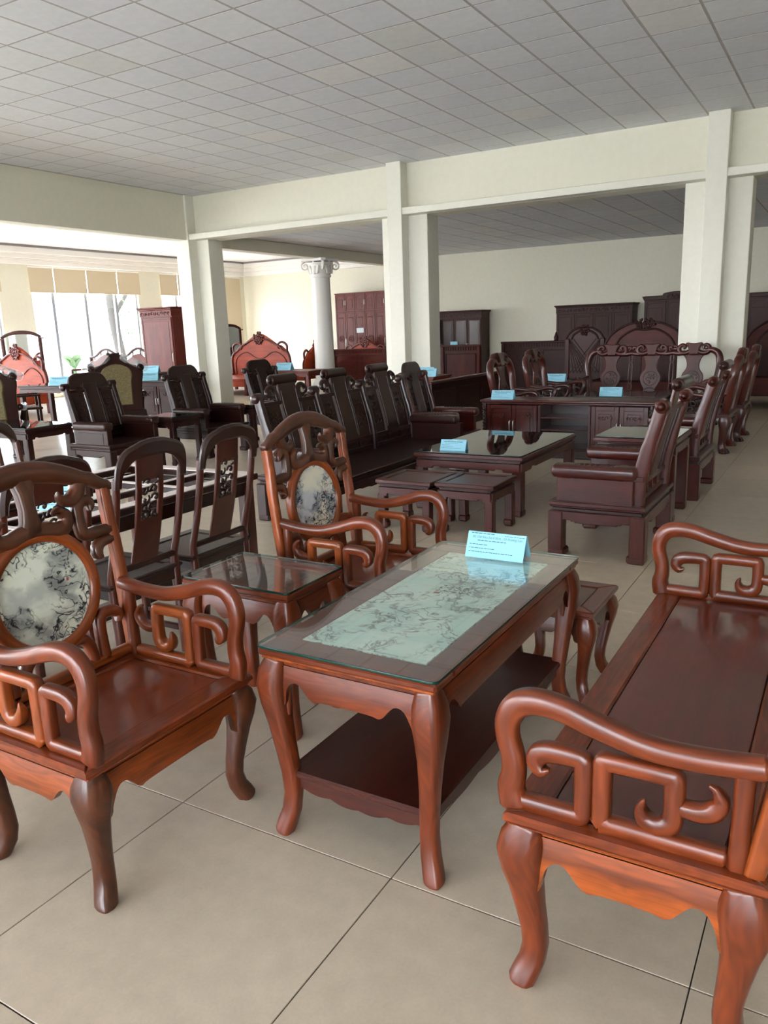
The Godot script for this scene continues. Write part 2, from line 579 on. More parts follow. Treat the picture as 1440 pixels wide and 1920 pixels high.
func cabriole(h: float, dx: float, dz: float, fat := 1.0) -> G:
	var g = G.new()
	var P = []
	var W = []
	var d = Vector3(dx, 0, dz).normalized()
	for a in [[1.0, 0.036, 0.0], [0.95, 0.045, 0.008], [0.88, 0.048, 0.014], [0.78, 0.042, 0.011], [0.66, 0.034, 0.003], [0.5, 0.029, -0.008], [0.36, 0.0265, -0.018], [0.24, 0.026, -0.022], [0.14, 0.027, -0.014], [0.07, 0.0285, 0.002], [0.025, 0.028, 0.012], [0.008, 0.024, 0.014]]:
		P.append(Vector3(0, h * a[0], 0) + d * a[2])
		W.append(a[1] * fat)
	g.sweep(P, W, W, Vector3(1, 0, 0), 12, false, 0.62)
	# the small drop that ends the apron's edge on the two inner faces of the knee
	for s in [Vector3(-signf(dx), 0, 0), Vector3(0, 0, -signf(dz))]:
		var o: Vector3 = s * 0.034 * fat + d * 0.006
		g.sweep([o + Vector3(0, h * 0.86, 0), o + Vector3(0, h * 0.76, 0), o + Vector3(0, h * 0.71, 0)], [0.012, 0.011, 0.006], [0.016, 0.013, 0.008], s, 8, false, 0.9)
	return g

# legs, aprons and waist under a top of sx by sz whose underside is at y
func minh_base(o, sx: float, sz: float, y: float, m_leg, m_apron, base := 0.085, fat := 1.0):
	var lx = sx * 0.5 - 0.036
	var lz = sz * 0.5 - 0.036
	part(G.new().bb(Vector3(-sx * 0.5 + 0.022, y - 0.022, -sz * 0.5 + 0.022), Vector3(sx * 0.5 - 0.022, y + 0.001, sz * 0.5 - 0.022), 0.004), "waist", m_apron, o)
	for s in [[-1, 1], [1, 1], [-1, -1], [1, -1]]:
		var l = part(cabriole(y - 0.012, s[0], s[1], fat), "leg", m_leg, o)
		l.position = Vector3(lx * s[0], 0, lz * s[1])
	for s in [-1.0, 1.0]:
		part(G.new().apron(Vector3(-lx, y - 0.018, s * (sz * 0.5 - 0.018)), Vector3(lx, y - 0.018, s * (sz * 0.5 - 0.018)), Vector3(0, 0, s), apron_line(lx * 2.0, base)), "apron", m_apron, o)
		part(G.new().apron(Vector3(s * (sx * 0.5 - 0.018), y - 0.018, -lz), Vector3(s * (sx * 0.5 - 0.018), y - 0.018, lz), Vector3(s, 0, 0), apron_line(lz * 2.0, base)), "apron", m_apron, o)

# a framed top with an inset panel: frame members fw wide, t thick, top at y
func framed_top(o, sx: float, sz: float, y: float, fw: float, t: float, m_frame, m_panel, called := "seat", drop := 0.005, fw_end := -1.0):
	if fw_end < 0: fw_end = fw
	var hx = sx * 0.5
	var hz = sz * 0.5
	for s in [-1.0, 1.0]:
		# four mitred members
		part(G.new().prism([Vector2(-hx, -s * hz), Vector2(hx, -s * hz), Vector2(hx - fw_end, -s * (hz - fw)), Vector2(-hx + fw_end, -s * (hz - fw))], t, 0.006, T(0, y - t * 0.5, 0, 0, -90), true), called + "_rail", m_frame, o)
		part(G.new().prism([Vector2(s * hx, -hz), Vector2(s * hx, hz), Vector2(s * (hx - fw_end), hz - fw), Vector2(s * (hx - fw_end), -hz + fw)], t, 0.006, T(0, y - t * 0.5, 0, 0, -90)), called + "_rail", m_frame, o)
	part(G.new().box(Vector3(0, y - t - 0.004, 0), Vector3(sx - 0.016, 0.012, sz - 0.016), 0.004), called + "_moulding", m_frame, o)
	part(G.new().box(Vector3(0, y - drop - 0.008, 0), Vector3(sx - fw_end * 2.0 - 0.006, 0.016, sz - fw * 2.0 - 0.006), 0.002, 0 if sx > sz else 2), called + "_panel", m_panel, o)

func side_plane(x: float, y: float, z: float) -> Transform3D:
	return Transform3D(Basis(Vector3(0, 0, 1), Vector3(0, 1, 0), Vector3(-1, 0, 0)), Vector3(x, y, z))

func minh_arm(o, x: float, y: float, z: float, ys: float, m1, m2, m3, fat = 1.12):
	var at = side_plane(x, y, z)
	var rail = [[-0.01, 0.225, 0.020], [0.1, 0.214, 0.020], [0.2, 0.214, 0.021], [0.3, 0.235, 0.022], [0.38, 0.258, 0.023], [0.44, 0.262, 0.024], [0.48, 0.246, 0.025], [0.501, 0.21, 0.023], [0.503, 0.17, 0.0215], [0.490, 0.12, 0.0215], [0.488, 0.08, 0.0225], [0.494, 0.045, 0.025], [0.486, 0.004, 0.028]]
	var g = G.new()
	scroll(g, at, rail.map(func(a): return [a[0], a[1] * ys, a[2] * fat]), 0.023, 4, 1.0, 10, 0.7)
	var arm = part(g, "armrest", m1, o)
	g = G.new()
	scroll(g, at, [[0.47, 0.016, 0.017], [0.35, 0.016, 0.017], [0.336, 0.019, 0.0165], [0.331, 0.034, 0.016], [0.331, 0.135, 0.017], [0.335, 0.150, 0.017], [0.35, 0.154, 0.0175], [0.405, 0.152, 0.019], [0.430, 0.140, 0.020], [0.436, 0.118, 0.017], [0.424, 0.103, 0.012], [0.408, 0.106, 0.004]].map(func(a): return [a[0], a[1] * ys, a[2] * fat]), 0.018, 3, 1.0, 10, 0.6)
	part(g, "cloud_hook", m2, arm)
	g = G.new()
	scroll(g, at, [[0.05, 0.016, 0.016], [0.27, 0.016, 0.017], [0.286, 0.019, 0.0165], [0.291, 0.034, 0.0165], [0.291, 0.143, 0.0165], [0.287, 0.159, 0.018], [0.272, 0.163, 0.017], [0.166, 0.163, 0.0165], [0.151, 0.160, 0.0175], [0.147, 0.146, 0.017], [0.147, 0.085, 0.0165], [0.153, 0.058, 0.018], [0.177, 0.046, 0.018], [0.203, 0.054, 0.015], [0.212, 0.077, 0.009], [0.206, 0.094, 0.003]].map(func(a): return [a[0], a[1] * ys, a[2] * fat]), 0.019, 3, 1.0, 10, 0.6)
	part(g, "cloud_fret", m3, arm)
	g = G.new()
	scroll(g, at, [[0.148, 0.102, 0.013], [0.105, 0.098, 0.017], [0.075, 0.108, 0.018], [0.060, 0.132, 0.014], [0.070, 0.156, 0.007], [0.083, 0.162, 0.003]].map(func(a): return [a[0], a[1] * ys, a[2] * fat]), 0.018, 4)
	part(g, "cloud_branch", m2, arm)
	g = G.new()
	scroll(g, at, [[0.024, 0.0, 0.021], [0.022, 0.1, 0.019], [0.02, 0.222 * ys, 0.02]], 0.02, 2)
	part(g, "rear_post", m1, arm)

func calligraphy(g: G, at: Transform3D, cols: int, rows: int, s: float, seed_: int):
	var rr = RandomNumberGenerator.new()
	rr.seed = seed_
	for c in cols:
		for r in rows:
			for k in 4:
				var p = Vector3((c - cols * 0.5) * s * 1.25 + rr.randf_range(-0.35, 0.35) * s, -r * s * 1.15 + rr.randf_range(-0.35, 0.35) * s, 0)
				var q = p + (Vector3(rr.randf_range(-0.3, 0.3), rr.randf_range(0.25, 0.5), 0) if k % 2 else Vector3(rr.randf_range(0.3, 0.55), rr.randf_range(-0.12, 0.12), 0)) * s
				g.sweep([at * p, at * q], s * 0.06, 0.0006, at.basis.z, 4)

# the open back: lean plane at (0, y, z); hw half width between the posts
func minh_back(o, hw: float, y: float, z: float, lean: float, plaques: Array, m1, m2, m3, marble):
	var a = deg_to_rad(lean)
	var at = Transform3D(Basis(Vector3(1, 0, 0), Vector3(0, cos(a), -sin(a)), Vector3(0, sin(a), cos(a))), Vector3(0, y, z))
	for s in [-1.0, 1.0]:
		var g = G.new()
		scroll(g, at, [[s * hw, -0.02, 0.024], [s * hw, 0.12, 0.0225], [s * (hw + 0.003), 0.30, 0.021], [s * (hw + 0.002), 0.41, 0.021], [s * (hw - 0.004), 0.47, 0.0215], [s * (hw - 0.004), 0.605, 0.021]], 0.021, 2, 1.0, 10, 0.62)
		part(g, "back_post", m1, o)
	# crest: one arch over each plaque
	var n = plaques.size()
	var bay = hw * 2.0 / n
	var g = G.new()
	for i in n:
		var c: float = -hw + bay * (i + 0.5)
		var f = bay / 0.59
		var line = []
		for s in [1.0, -1.0]:
			var h = [[0.305, 0.592, 0.020], [0.272, 0.606, 0.022], [0.243, 0.625, 0.024], [0.215, 0.630, 0.027], [0.16, 0.652, 0.031], [0.08, 0.676, 0.036], [0.0, 0.684, 0.038]]
			if s < 0:
				h.reverse()
				h.remove_at(0)
			for q in h:
				line.append([c + q[0] * s * f, q[1], q[2]])
		scroll(g, at, line, 0.024, 3, 1.0, 10, 0.8)
		for s in [-1.0, 1.0]:
			scroll(g, at, [[c + s * 0.195 * f, 0.615, 0.026], [c + s * 0.185 * f, 0.588, 0.027], [c + s * 0.160, 0.570, 0.025], [c + s * 0.132, 0.574, 0.018], [c + s * 0.118, 0.590, 0.010], [c + s * 0.120, 0.604, 0.004]], 0.024, 3)
	part(g, "crest_rail", m2, o)
	for i in n:
		var c: float = -hw + bay * (i + 0.5)
		g = G.new()
		scroll(g, at, [[c, 0.668, 0.045], [c, 0.62, 0.030], [c, 0.575, 0.026], [c, 0.535, 0.032], [c, 0.498, 0.052]], 0.022, 3)
		for s in [-1.0, 1.0]:
			scroll(g, at, [[c - s * 0.02, 0.502, 0.034], [c + s * 0.04, 0.494, 0.032], [c + s * 0.085, 0.484, 0.030], [c + s * 0.120, 0.495, 0.026], [c + s * 0.128, 0.525, 0.021], [c + s * 0.106, 0.546, 0.014], [c + s * 0.082, 0.541, 0.005]], 0.022, 3)
		part(g, "cloud_stem", m2, o)
		for s in [-1.0, 1.0]:
			g = G.new()
			scroll(g, at, [[c + s * 0.285, 0.446, 0.019], [c + s * 0.235, 0.446, 0.0215], [c + s * 0.193, 0.446, 0.022], [c + s * 0.177, 0.462, 0.022], [c + s * 0.174, 0.518, 0.021], [c + s * 0.180, 0.548, 0.022], [c + s * 0.204, 0.560, 0.021], [c + s * 0.226, 0.548, 0.018], [c + s * 0.227, 0.524, 0.009]], 0.021, 3)
			scroll(g, at, [[c + s * 0.287, 0.412, 0.017], [c + s * 0.248, 0.409, 0.019], [c + s * 0.226, 0.394, 0.021], [c + s * 0.224, 0.368, 0.017], [c + s * 0.240, 0.358, 0.006]], 0.02, 3)
			part(g, "back_scroll", m2, o)
			g = G.new()
			scroll(g, at, [[c + s * 0.172, 0.02, 0.021], [c + s * 0.172, 0.11, 0.020], [c + s * 0.178, 0.155, 0.021], [c + s * 0.196, 0.172, 0.0215], [c + s * 0.236, 0.168, 0.021], [c + s * 0.257, 0.148, 0.017], [c + s * 0.25, 0.124, 0.008]], 0.021, 3)
			scroll(g, at, [[c + s * 0.128, 0.02, 0.019], [c + s * 0.122, 0.08, 0.019], [c + s * 0.100, 0.110, 0.019], [c + s * 0.072, 0.108, 0.010], [c + s * 0.064, 0.09, 0.004]], 0.02, 3)
			part(g, "back_scroll", m3, o)
		# plaque ring and its stone
		var R = []
		for k in 40:
			R.append(at * Vector3(c + cos(TAU * k / 40.0) * 0.184, 0.300 + sin(TAU * k / 40.0) * 0.184, 0))
		var ring = part(G.new().sweep(R, 0.0205, 0.021, at.basis.z, 10, true, 0.7), "plaque_ring", m1, o)
		var disc = []
		for k in 40:
			disc.append(Vector2(cos(TAU * k / 40.0), sin(TAU * k / 40.0)) * 0.169)
		part(G.new().prism(disc, 0.014, 0.001, at * Transform3D(Basis(), Vector3(c, 0.300, 0))), "marble_plaque", marble[plaques[i]], ring)
		g = G.new()
		calligraphy(g, at * Transform3D(Basis(), Vector3(c + 0.098, 0.385, 0.0075)), 2, 4, 0.011, 5 + i)
		part(g, "inscription", M.ink, ring)
		part(G.new().box(at * Vector3(c + 0.085, 0.325, 0.0075), Vector3(0.008, 0.010, 0.001), 0.0002), "seal", M.seal, ring)
	g = G.new()
	scroll(g, at, [[-hw + 0.02, 0.018, 0.02], [0, 0.018, 0.02], [hw - 0.02, 0.018, 0.02]], 0.021, 2)
	part(g, "bottom_rail", m1, o)

func marble_chair(label: String, at: Vector3, turn: float):
	var o = thing("marble_armchair", label, "armchair", at, turn, "marble armchairs beside the glass side table")
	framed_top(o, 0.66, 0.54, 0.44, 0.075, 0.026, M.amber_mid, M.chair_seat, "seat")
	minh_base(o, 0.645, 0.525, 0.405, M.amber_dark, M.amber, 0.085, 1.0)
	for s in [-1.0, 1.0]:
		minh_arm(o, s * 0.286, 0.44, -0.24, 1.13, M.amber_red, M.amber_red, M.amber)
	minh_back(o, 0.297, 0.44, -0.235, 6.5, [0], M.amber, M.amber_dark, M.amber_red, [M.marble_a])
	return o

func minh_table(called: String, label: String, at: Vector3, sx: float, sz: float, h: float, shelf: float, glass: bool, marble: bool):
	var o = thing(called, label, "stool" if called == "stool" else "table", at)
	if marble:
		# a frame round the stone
		for s in [-1.0, 1.0]:
			part(G.new().box(Vector3(0, h - 0.012, s * (sz - 0.11) * 0.5), Vector3(sx, 0.024, 0.11), 0.007), "top_rail", M.amber_red, o)
			part(G.new().box(Vector3(s * (sx - 0.085) * 0.5, h - 0.012, 0), Vector3(0.085, 0.024, sz - 0.221), 0.005), "top_rail", M.amber_red, o)
		part(G.new().box(Vector3(0, h - 0.028, 0), Vector3(sx - 0.016, 0.012, sz - 0.016), 0.004), "top_moulding", M.amber, o)
		var st = []
		for q in [[-1, -1], [1, -1], [1, 1], [-1, 1]]:
			st.append(Vector2(q[0] * (sx * 0.5 - 0.086), q[1] * (sz * 0.5 - 0.111)))
		var slab = part(G.new().prism(st, 0.016, 0.001, T(0, h - 0.0085, 0, 0, -90)), "marble_slab", M.marble_top, o)
		var g = G.new()
		calligraphy(g, T(0.03, h + 0.0002, -0.11, 0, -90), 5, 3, 0.022, 3)
		part(g, "inscription", M.ink, slab)
		part(G.new().box(Vector3(-0.03, h + 0.0002, -0.035), Vector3(0.022, 0.001, 0.014), 0.0002), "seal", M.seal, slab)
	else:
		framed_top(o, sx, sz, h, 0.07, 0.024, M.amber_red, M.amber_dark, "top")
	minh_base(o, sx - 0.012, sz - 0.012, h - 0.034, M.amber_red, M.amber_red if called != "stool" else M.amber_dark, 0.085 if h > 0.45 else 0.06, 1.0 if h > 0.45 else 0.85)
	if shelf > 0.0:
		var w = sx - 0.085
		var d = sz - 0.085
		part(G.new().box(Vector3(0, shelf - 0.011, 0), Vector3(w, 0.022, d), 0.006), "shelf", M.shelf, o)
		for s in [-1.0, 1.0]:
			for ax in 2:
				var L: float = w if ax == 0 else d
				var dep = []
				var m = 37
				for i in m:
					var f = float(i) / (m - 1)
					var q = absf(f - 0.5) * 2.0
					dep.append([f, 0.034 + 0.022 * (1.0 - q) + 0.009 * absf(sin(q * PI * 2.5))])
				if ax == 0:
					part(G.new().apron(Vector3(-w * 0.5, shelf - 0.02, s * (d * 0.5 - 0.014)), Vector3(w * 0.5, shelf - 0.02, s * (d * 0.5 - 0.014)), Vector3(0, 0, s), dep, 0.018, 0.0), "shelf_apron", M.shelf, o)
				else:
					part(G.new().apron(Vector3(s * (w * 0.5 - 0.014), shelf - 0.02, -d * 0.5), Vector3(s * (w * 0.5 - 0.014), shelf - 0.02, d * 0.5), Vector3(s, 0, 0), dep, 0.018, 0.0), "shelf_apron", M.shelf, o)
	if glass:
		glass_sheet(o, sx + 0.006, sz + 0.006, h)
	return o

func glass_sheet(o, sx: float, sz: float, y: float, m_face = null, th := 0.009):
	var r = 0.02
	var out = []
	for q in [[1, 1, 0], [-1, 1, 1], [-1, -1, 2], [1, -1, 3]]:
		for k in 4:
			var a: float = (q[2] + k / 3.0) * PI * 0.5
			out.append(Vector2(q[0] * (sx * 0.5 - r) + cos(a) * r, q[1] * (sz * 0.5 - r) + sin(a) * r))
	var sheet = part(G.new().prism(out, th, 0.001, T(0, y + th * 0.5 + 0.0015, 0, 0, -90)), "glass_top", M.glass if m_face == null else m_face, o)
	var P = []
	for p in out:
		P.append(Vector3(p.x, y + th * 0.5 + 0.0015, -p.y))
	part(G.new().sweep(P, 0.0012, th * 0.5, Vector3(0, 1, 0), 6, true), "glass_edge", M.glass_edge, sheet)

func make_foreground():
	var a = marble_chair("amber wooden armchair with round marble plaque, in front at the open floor", Vector3(-1.865, 0, -1.475), 90)
	copy(a, "amber armchair with marble plaque beyond the small glass side table", Vector3(-1.865, 0, -2.95), 90, "marble armchairs beside the glass side table")
	for ch in get_children():
		if ch.name == "marble_armchair_001":
			ch.find_child("marble_plaque*", true, false).set_surface_override_material(0, M.marble_b)
	minh_table("side_table", "small amber side table with glass top between two marble armchairs", Vector3(-1.94, 0, -2.305), 0.515, 0.365, 0.59, 0.0, true, false)
	minh_table("coffee_table", "long amber coffee table with pale green marble under glass", Vector3(-1.1375, 0, -2.2625), 0.585, 1.235, 0.622, 0.215, true, true)
	minh_table("stool", "low amber stool behind the far end of marble coffee table", Vector3(-0.98, 0, -3.09), 0.385, 0.385, 0.40, 0.0, false, false)
	# the long settee
	var o = thing("settee", "long amber settee with cloud scroll arms and polished red seat", "settee", Vector3(-0.317, 0, -2.29), -90)
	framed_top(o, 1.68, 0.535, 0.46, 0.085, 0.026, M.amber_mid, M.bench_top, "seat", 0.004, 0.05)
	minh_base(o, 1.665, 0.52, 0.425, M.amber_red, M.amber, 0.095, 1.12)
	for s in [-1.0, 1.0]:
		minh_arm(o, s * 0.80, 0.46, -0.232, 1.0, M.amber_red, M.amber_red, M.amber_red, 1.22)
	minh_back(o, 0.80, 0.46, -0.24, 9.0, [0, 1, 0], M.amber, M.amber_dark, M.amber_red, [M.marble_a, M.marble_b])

# ---------------------------------------------------------------- dining set
func dining_chair(label: String, at: Vector3, turn: float):
	var o = thing("dining_chair", label, "chair", at, turn, "dining chairs at the open lattice table")
	var W = 0.42
	var bz = func(y: float) -> float:
		return -0.19 - 0.11 * clampf((y - 0.5) / 0.56, 0.0, 1.0) - 0.02 * sin(clampf((y - 0.5) / 0.56, 0.0, 1.0) * PI)
	for s in [-1.0, 1.0]:
		var P = []
		var Wd = []
		for y in [0.0, 0.2, 0.40, 0.455, 0.50, 0.58, 0.68, 0.78, 0.86, 0.93]:
			P.append(Vector3(s * (W * 0.5 - 0.02), y, bz.call(y) if y > 0.4 else -0.19 - (0.4 - y) * 0.05))
			Wd.append(0.021 if y < 0.47 else 0.0165)
		part(G.new().sweep(P, Wd, Wd, Vector3(1, 0, 0), 10, false, 0.8), "back_post", M.dining, o)
		part(G.new().sweep([Vector3(s * (W * 0.5 - 0.022), 0.0, 0.19), Vector3(s * (W * 0.5 - 0.022), 0.43, 0.19)], 0.019, 0.019, Vector3(1, 0, 0), 10, false, 0.6), "leg", M.dining, o)
		part(G.new().box(Vector3(s * (W * 0.5 - 0.022), 0.12, 0), Vector3(0.02, 0.03, 0.36), 0.004), "stretcher", M.dining_dark, o)
		part(G.new().box(Vector3(s * (W * 0.5 - 0.022), 0.40, 0), Vector3(0.022, 0.05, 0.36), 0.004), "seat_apron", M.dining_dark, o)
	part(G.new().box(Vector3(0, 0.15, 0.19), Vector3(W - 0.07, 0.03, 0.02), 0.004), "stretcher", M.dining_dark, o)
	part(G.new().box(Vector3(0, 0.40, 0.19), Vector3(W - 0.07, 0.05, 0.022), 0.004), "seat_apron", M.dining_dark, o)
	part(G.new().box(Vector3(0, 0.40, -0.19), Vector3(W - 0.07, 0.05, 0.022), 0.004), "seat_apron", M.dining_dark, o)
	framed_top(o, W + 0.02, 0.42, 0.455, 0.06, 0.022, M.dining_dark, M.maroon_dark, "seat")
	# yoke crest
	var lean = 11.0
	var yk = crv([Vector2(0.0, 0.085), Vector2(0.06, 0.085), Vector2(0.09, 0.078), Vector2(0.125, 0.062), Vector2(0.165, 0.018), Vector2(0.172, -0.03)], 3)
	yk.append_array([Vector2(0.172, -0.04), Vector2(0.208, -0.04)])
	yk.append_array(crv([Vector2(0.208, 0.0), Vector2(0.202, 0.06), Vector2(0.182, 0.105), Vector2(0.15, 0.13), Vector2(0.11, 0.143), Vector2(0.06, 0.158), Vector2(0.0, 0.163)], 3))
	var low = yk.map(func(p): return p)
	part(G.new().prism(sym(low), 0.034, 0.012, T(0, 0.93, -0.302, 0, -lean), true), "crest_rail", M.dining_dark, o)
	# splat: solid above and below a pierced window with carving in it
	var sp = G.new()
	for seg in [[0.50, 0.72], [0.905, 1.025]]:
		var P = []
		for k in 5:
			var y: float = lerpf(seg[0], seg[1], k / 4.0)
			P.append(Vector3(0, y, bz.call(y)))
		sp.sweep(P, 0.008, 0.078, Vector3(1, 0, 0), 12, false, 0.3)
	for s in [-1.0, 1.0]:
		var P = []
		for k in 5:
			var y: float = lerpf(0.71, 0.92, k / 4.0)
			P.append(Vector3(s * 0.064, y, bz.call(y)))
		sp.sweep(P, 0.008, 0.014, Vector3(1, 0, 0), 10, false, 0.35)
	var splat = part(sp, "splat", M.dining, o)
	var cg = G.new()
	carve(cg, T(0, 0.815, bz.call(0.815), 0, -lean), 0.105, 0.21, 5, 2, 5, 0.007)
	part(cg, "carving", M.dining_dark, splat)
	part(G.new().box(Vector3(0, 0.505, -0.195), Vector3(W - 0.05, 0.03, 0.026), 0.006), "lower_rail", M.dining_dark, o)
	return o

func make_dining():
	var gname = "dining chairs at the open lattice table"
	var a = dining_chair("dark dining chair behind the small glass side table", Vector3(-2.93, 0, -2.93), -90)
	copy(a, "dark dining chair with carved splat, middle one of its row", Vector3(-2.93, 0, -2.42), -90, gname)
	copy(a, "dark dining chair mostly hidden behind the nearest marble armchair", Vector3(-2.93, 0, -1.89), -90, gname)
	copy(a, "dark dining chair on the far side of the lattice table", Vector3(-3.99, 0, -2.72), 90, gname)
	# lattice table: a frame without its top
	var x0 = -3.88
	var x1 = -2.86
	var z0 = -3.42
	var z1 = -1.52
	var o = thing("dining_table", "dark dining table with an open lattice frame instead of top", "table", Vector3((x0 + x1) * 0.5, 0, (z0 + z1) * 0.5), 0)
	var sx = x1 - x0
	var sz = z1 - z0
	for s in [-1.0, 1.0]:
		part(G.new().box(Vector3(0, 0.725, s * (sz * 0.5 - 0.045)), Vector3(sx, 0.035, 0.09), 0.005), "top_rail", M.dining_dark, o)
		part(G.new().box(Vector3(s * (sx * 0.5 - 0.045), 0.725, 0), Vector3(0.09, 0.035, sz - 0.18), 0.005), "top_rail", M.dining_dark, o)
		part(G.new().box(Vector3(0, 0.66, s * (sz * 0.5 - 0.05)), Vector3(sx - 0.14, 0.07, 0.024), 0.004), "apron", M.dining_dark, o)
		part(G.new().box(Vector3(s * (sx * 0.5 - 0.05), 0.66, 0), Vector3(0.024, 0.07, sz - 0.14), 0.004), "apron", M.dining_dark, o)
		part(G.new().box(Vector3(0, 0.10, s * (sz * 0.5 - 0.055)), Vector3(sx - 0.17, 0.04, 0.03), 0.004), "stretcher", M.dining_dark, o)
		for q in [-1.0, 1.0]:
			part(G.new().box(Vector3(s * (sx * 0.5 - 0.055), 0.355, q * (sz * 0.5 - 0.055)), Vector3(0.07, 0.71, 0.07), 0.008), "leg", M.dining, o)
	part(G.new().box(Vector3(0, 0.10, 0), Vector3(0.05, 0.04, sz - 0.12), 0.004), "stretcher", M.dining_dark, o)
	# thin pale strips added on top of the bars
	for s in [-1.0, 1.0]:
		part(G.new().box(Vector3(0, 0.7445, s * (sz * 0.5 - 0.045)), Vector3(sx - 0.012, 0.005, 0.078), 0.0015), "foam_strip", M.foam, o)
		part(G.new().box(Vector3(s * (sx * 0.5 - 0.045), 0.7445, 0), Vector3(0.078, 0.005, sz - 0.17), 0.0015), "foam_strip", M.foam, o)
	for k in 3:
		part(G.new().box(Vector3(0, 0.7395, -sz * 0.5 + sz * (k + 1) / 4.0), Vector3(sx - 0.17, 0.005, 0.034), 0.0015), "foam_strip", M.foam, o)
	for k in 2:
		part(G.new().box(Vector3(-sx * 0.5 + sx * (k + 1) / 3.0, 0.7415, 0), Vector3(0.034, 0.005, sz - 0.17), 0.0015), "foam_strip", M.foam, o)
	for k in 3:
		part(G.new().box(Vector3(0, 0.722, -sz * 0.5 + sz * (k + 1) / 4.0), Vector3(sx - 0.18, 0.03, 0.045), 0.004), "lattice_bar", M.dining_dark, o)
	for k in 2:
		part(G.new().box(Vector3(-sx * 0.5 + sx * (k + 1) / 3.0, 0.724, 0), Vector3(0.045, 0.03, sz - 0.18), 0.004), "lattice_bar", M.dining_dark, o)

# ---------------------------------------------------------------- box-armed sofas and armchairs
func qz(y: float) -> float:
	var c = [[0.36, -0.245], [0.50, -0.25], [0.62, -0.268], [0.75, -0.30], [0.88, -0.338], [1.0, -0.368], [1.2, -0.405]]
	for i in c.size() - 1:
		if y <= c[i + 1][0]:
			return lerpf(c[i][1], c[i + 1][1], clampf((y - c[i][0]) / (c[i + 1][0] - c[i][0]), 0.0, 1.0))
	return c[c.size() - 1][1]

func strip(g: G, x: float, hw: float, y0: float, y1: float, th := 0.009, dz := 0.0, e := 0.3):
	var P = []
	for k in 7:
		var y = lerpf(y0, y1, k / 6.0)
		P.append(Vector3(x, y, qz(y) + dz))
	g.sweep(P, th, hw, Vector3(1, 0, 0), 12, false, e)

func roll(g: G, a: Vector3, b: Vector3, r: float, rings := true):
	g.sweep([a, b], r, r, Vector3(0, 1, 0) if absf((b - a).y) < 0.01 else Vector3(1, 0, 0), 16, false, 1.0)
	if rings:
		for s in [0, 1]:
			var p: Vector3 = a if s == 0 else b
			var d: Vector3 = (a - b).normalized() * (1.0 if s == 0 else -1.0)
			g.sweep([p + d * 0.004, p + d * 0.02, p + d * 0.034], [r * 0.8, r * 0.62, r * 0.3], [r * 0.8, r * 0.62, r * 0.3], Vector3(0, 1, 0), 12, false, 1.0)

func quan_base(o, W: float, D: float, m, md):
	var hx = W * 0.5
	var hz = D * 0.5
	for s in [[-1, 1], [1, 1], [-1, -1], [1, -1]]:
		var g = G.new()
		g.box(Vector3(s[0] * (hx - 0.045), 0.155, s[1] * (hz - 0.045)), Vector3(0.098, 0.31, 0.098), 0.008)
		g.box(Vector3(s[0] * (hx - 0.052), 0.028, s[1] * (hz - 0.052)), Vector3(0.114, 0.056, 0.114), 0.012)
		part(g, "leg", m, o)
	for s in [-1.0, 1.0]:
		for ax in 2:
			var L: float = (W if ax == 0 else D) - 0.17
			var pr = sym([Vector2(0, -0.075), Vector2(L * 0.3, -0.075), Vector2(L * 0.31, -0.066), Vector2(L * 0.36, -0.066), Vector2(L * 0.37, -0.058), Vector2(L * 0.5, -0.058), Vector2(L * 0.5, 0.0), Vector2(0, 0.0)])
			if ax == 0:
				part(G.new().prism(pr, 0.03, 0.004, T(0, 0.31, s * (hz - 0.02)), true), "apron", m, o)
			else:
				part(G.new().prism(pr, 0.03, 0.004, T(s * (hx - 0.02), 0.31, 0, 90), true), "apron", m, o)
	part(G.new().bb(Vector3(-hx + 0.02, 0.308, -hz + 0.02), Vector3(hx - 0.02, 0.332, hz - 0.02), 0.004), "waist", md, o)

func quan_arm(o, s: float, W: float, D: float, m, md, outer: bool):
	var x = s * (W * 0.5 - 0.06)
	var body = part(G.new().box(Vector3(x, 0.455 if outer else 0.43, 0.02), Vector3(0.07, 0.175 if outer else 0.23, D - 0.13), 0.005), "arm_panel", m, o)
	if not outer:
		part(G.new().box(Vector3(x + s * 0.036, 0.44, 0.02), Vector3(0.006, 0.13, D - 0.26), 0.002), "arm_inset", md, body)
	var g = G.new()
	g.sweep([Vector3(x + s * 0.004, 0.575, -0.22), Vector3(x + s * 0.004, 0.575, 0.275)], 0.070, 0.046, Vector3(0, 1, 0), 16, false, 0.62)
	for z in [-0.15, 0.2]:
		g.sweep([Vector3(x + s * 0.004, 0.575, z - 0.02), Vector3(x + s * 0.004, 0.575, z + 0.02)], 0.0725, 0.0485, Vector3(0, 1, 0), 16, false, 0.62)
	part(g, "arm_roll", m, o)
	g = G.new()
	for i in 7:
		for q in [-1.0, 1.0]:
			var z0 = -0.1 + i * 0.035
			g.sweep([Vector3(x - q * 0.032 + s * 0.004, 0.619, z0), Vector3(x + s * 0.004, 0.622, z0 + 0.018), Vector3(x + q * 0.032 + s * 0.004, 0.619, z0 + 0.036)], 0.004, 0.004, Vector3(0, 1, 0), 5)
	part(g, "arm_carving", md, o)
	part(G.new().box(Vector3(x, 0.545, -0.25), Vector3(0.05, 0.035, 0.07), 0.004), "arm_link", m, o)

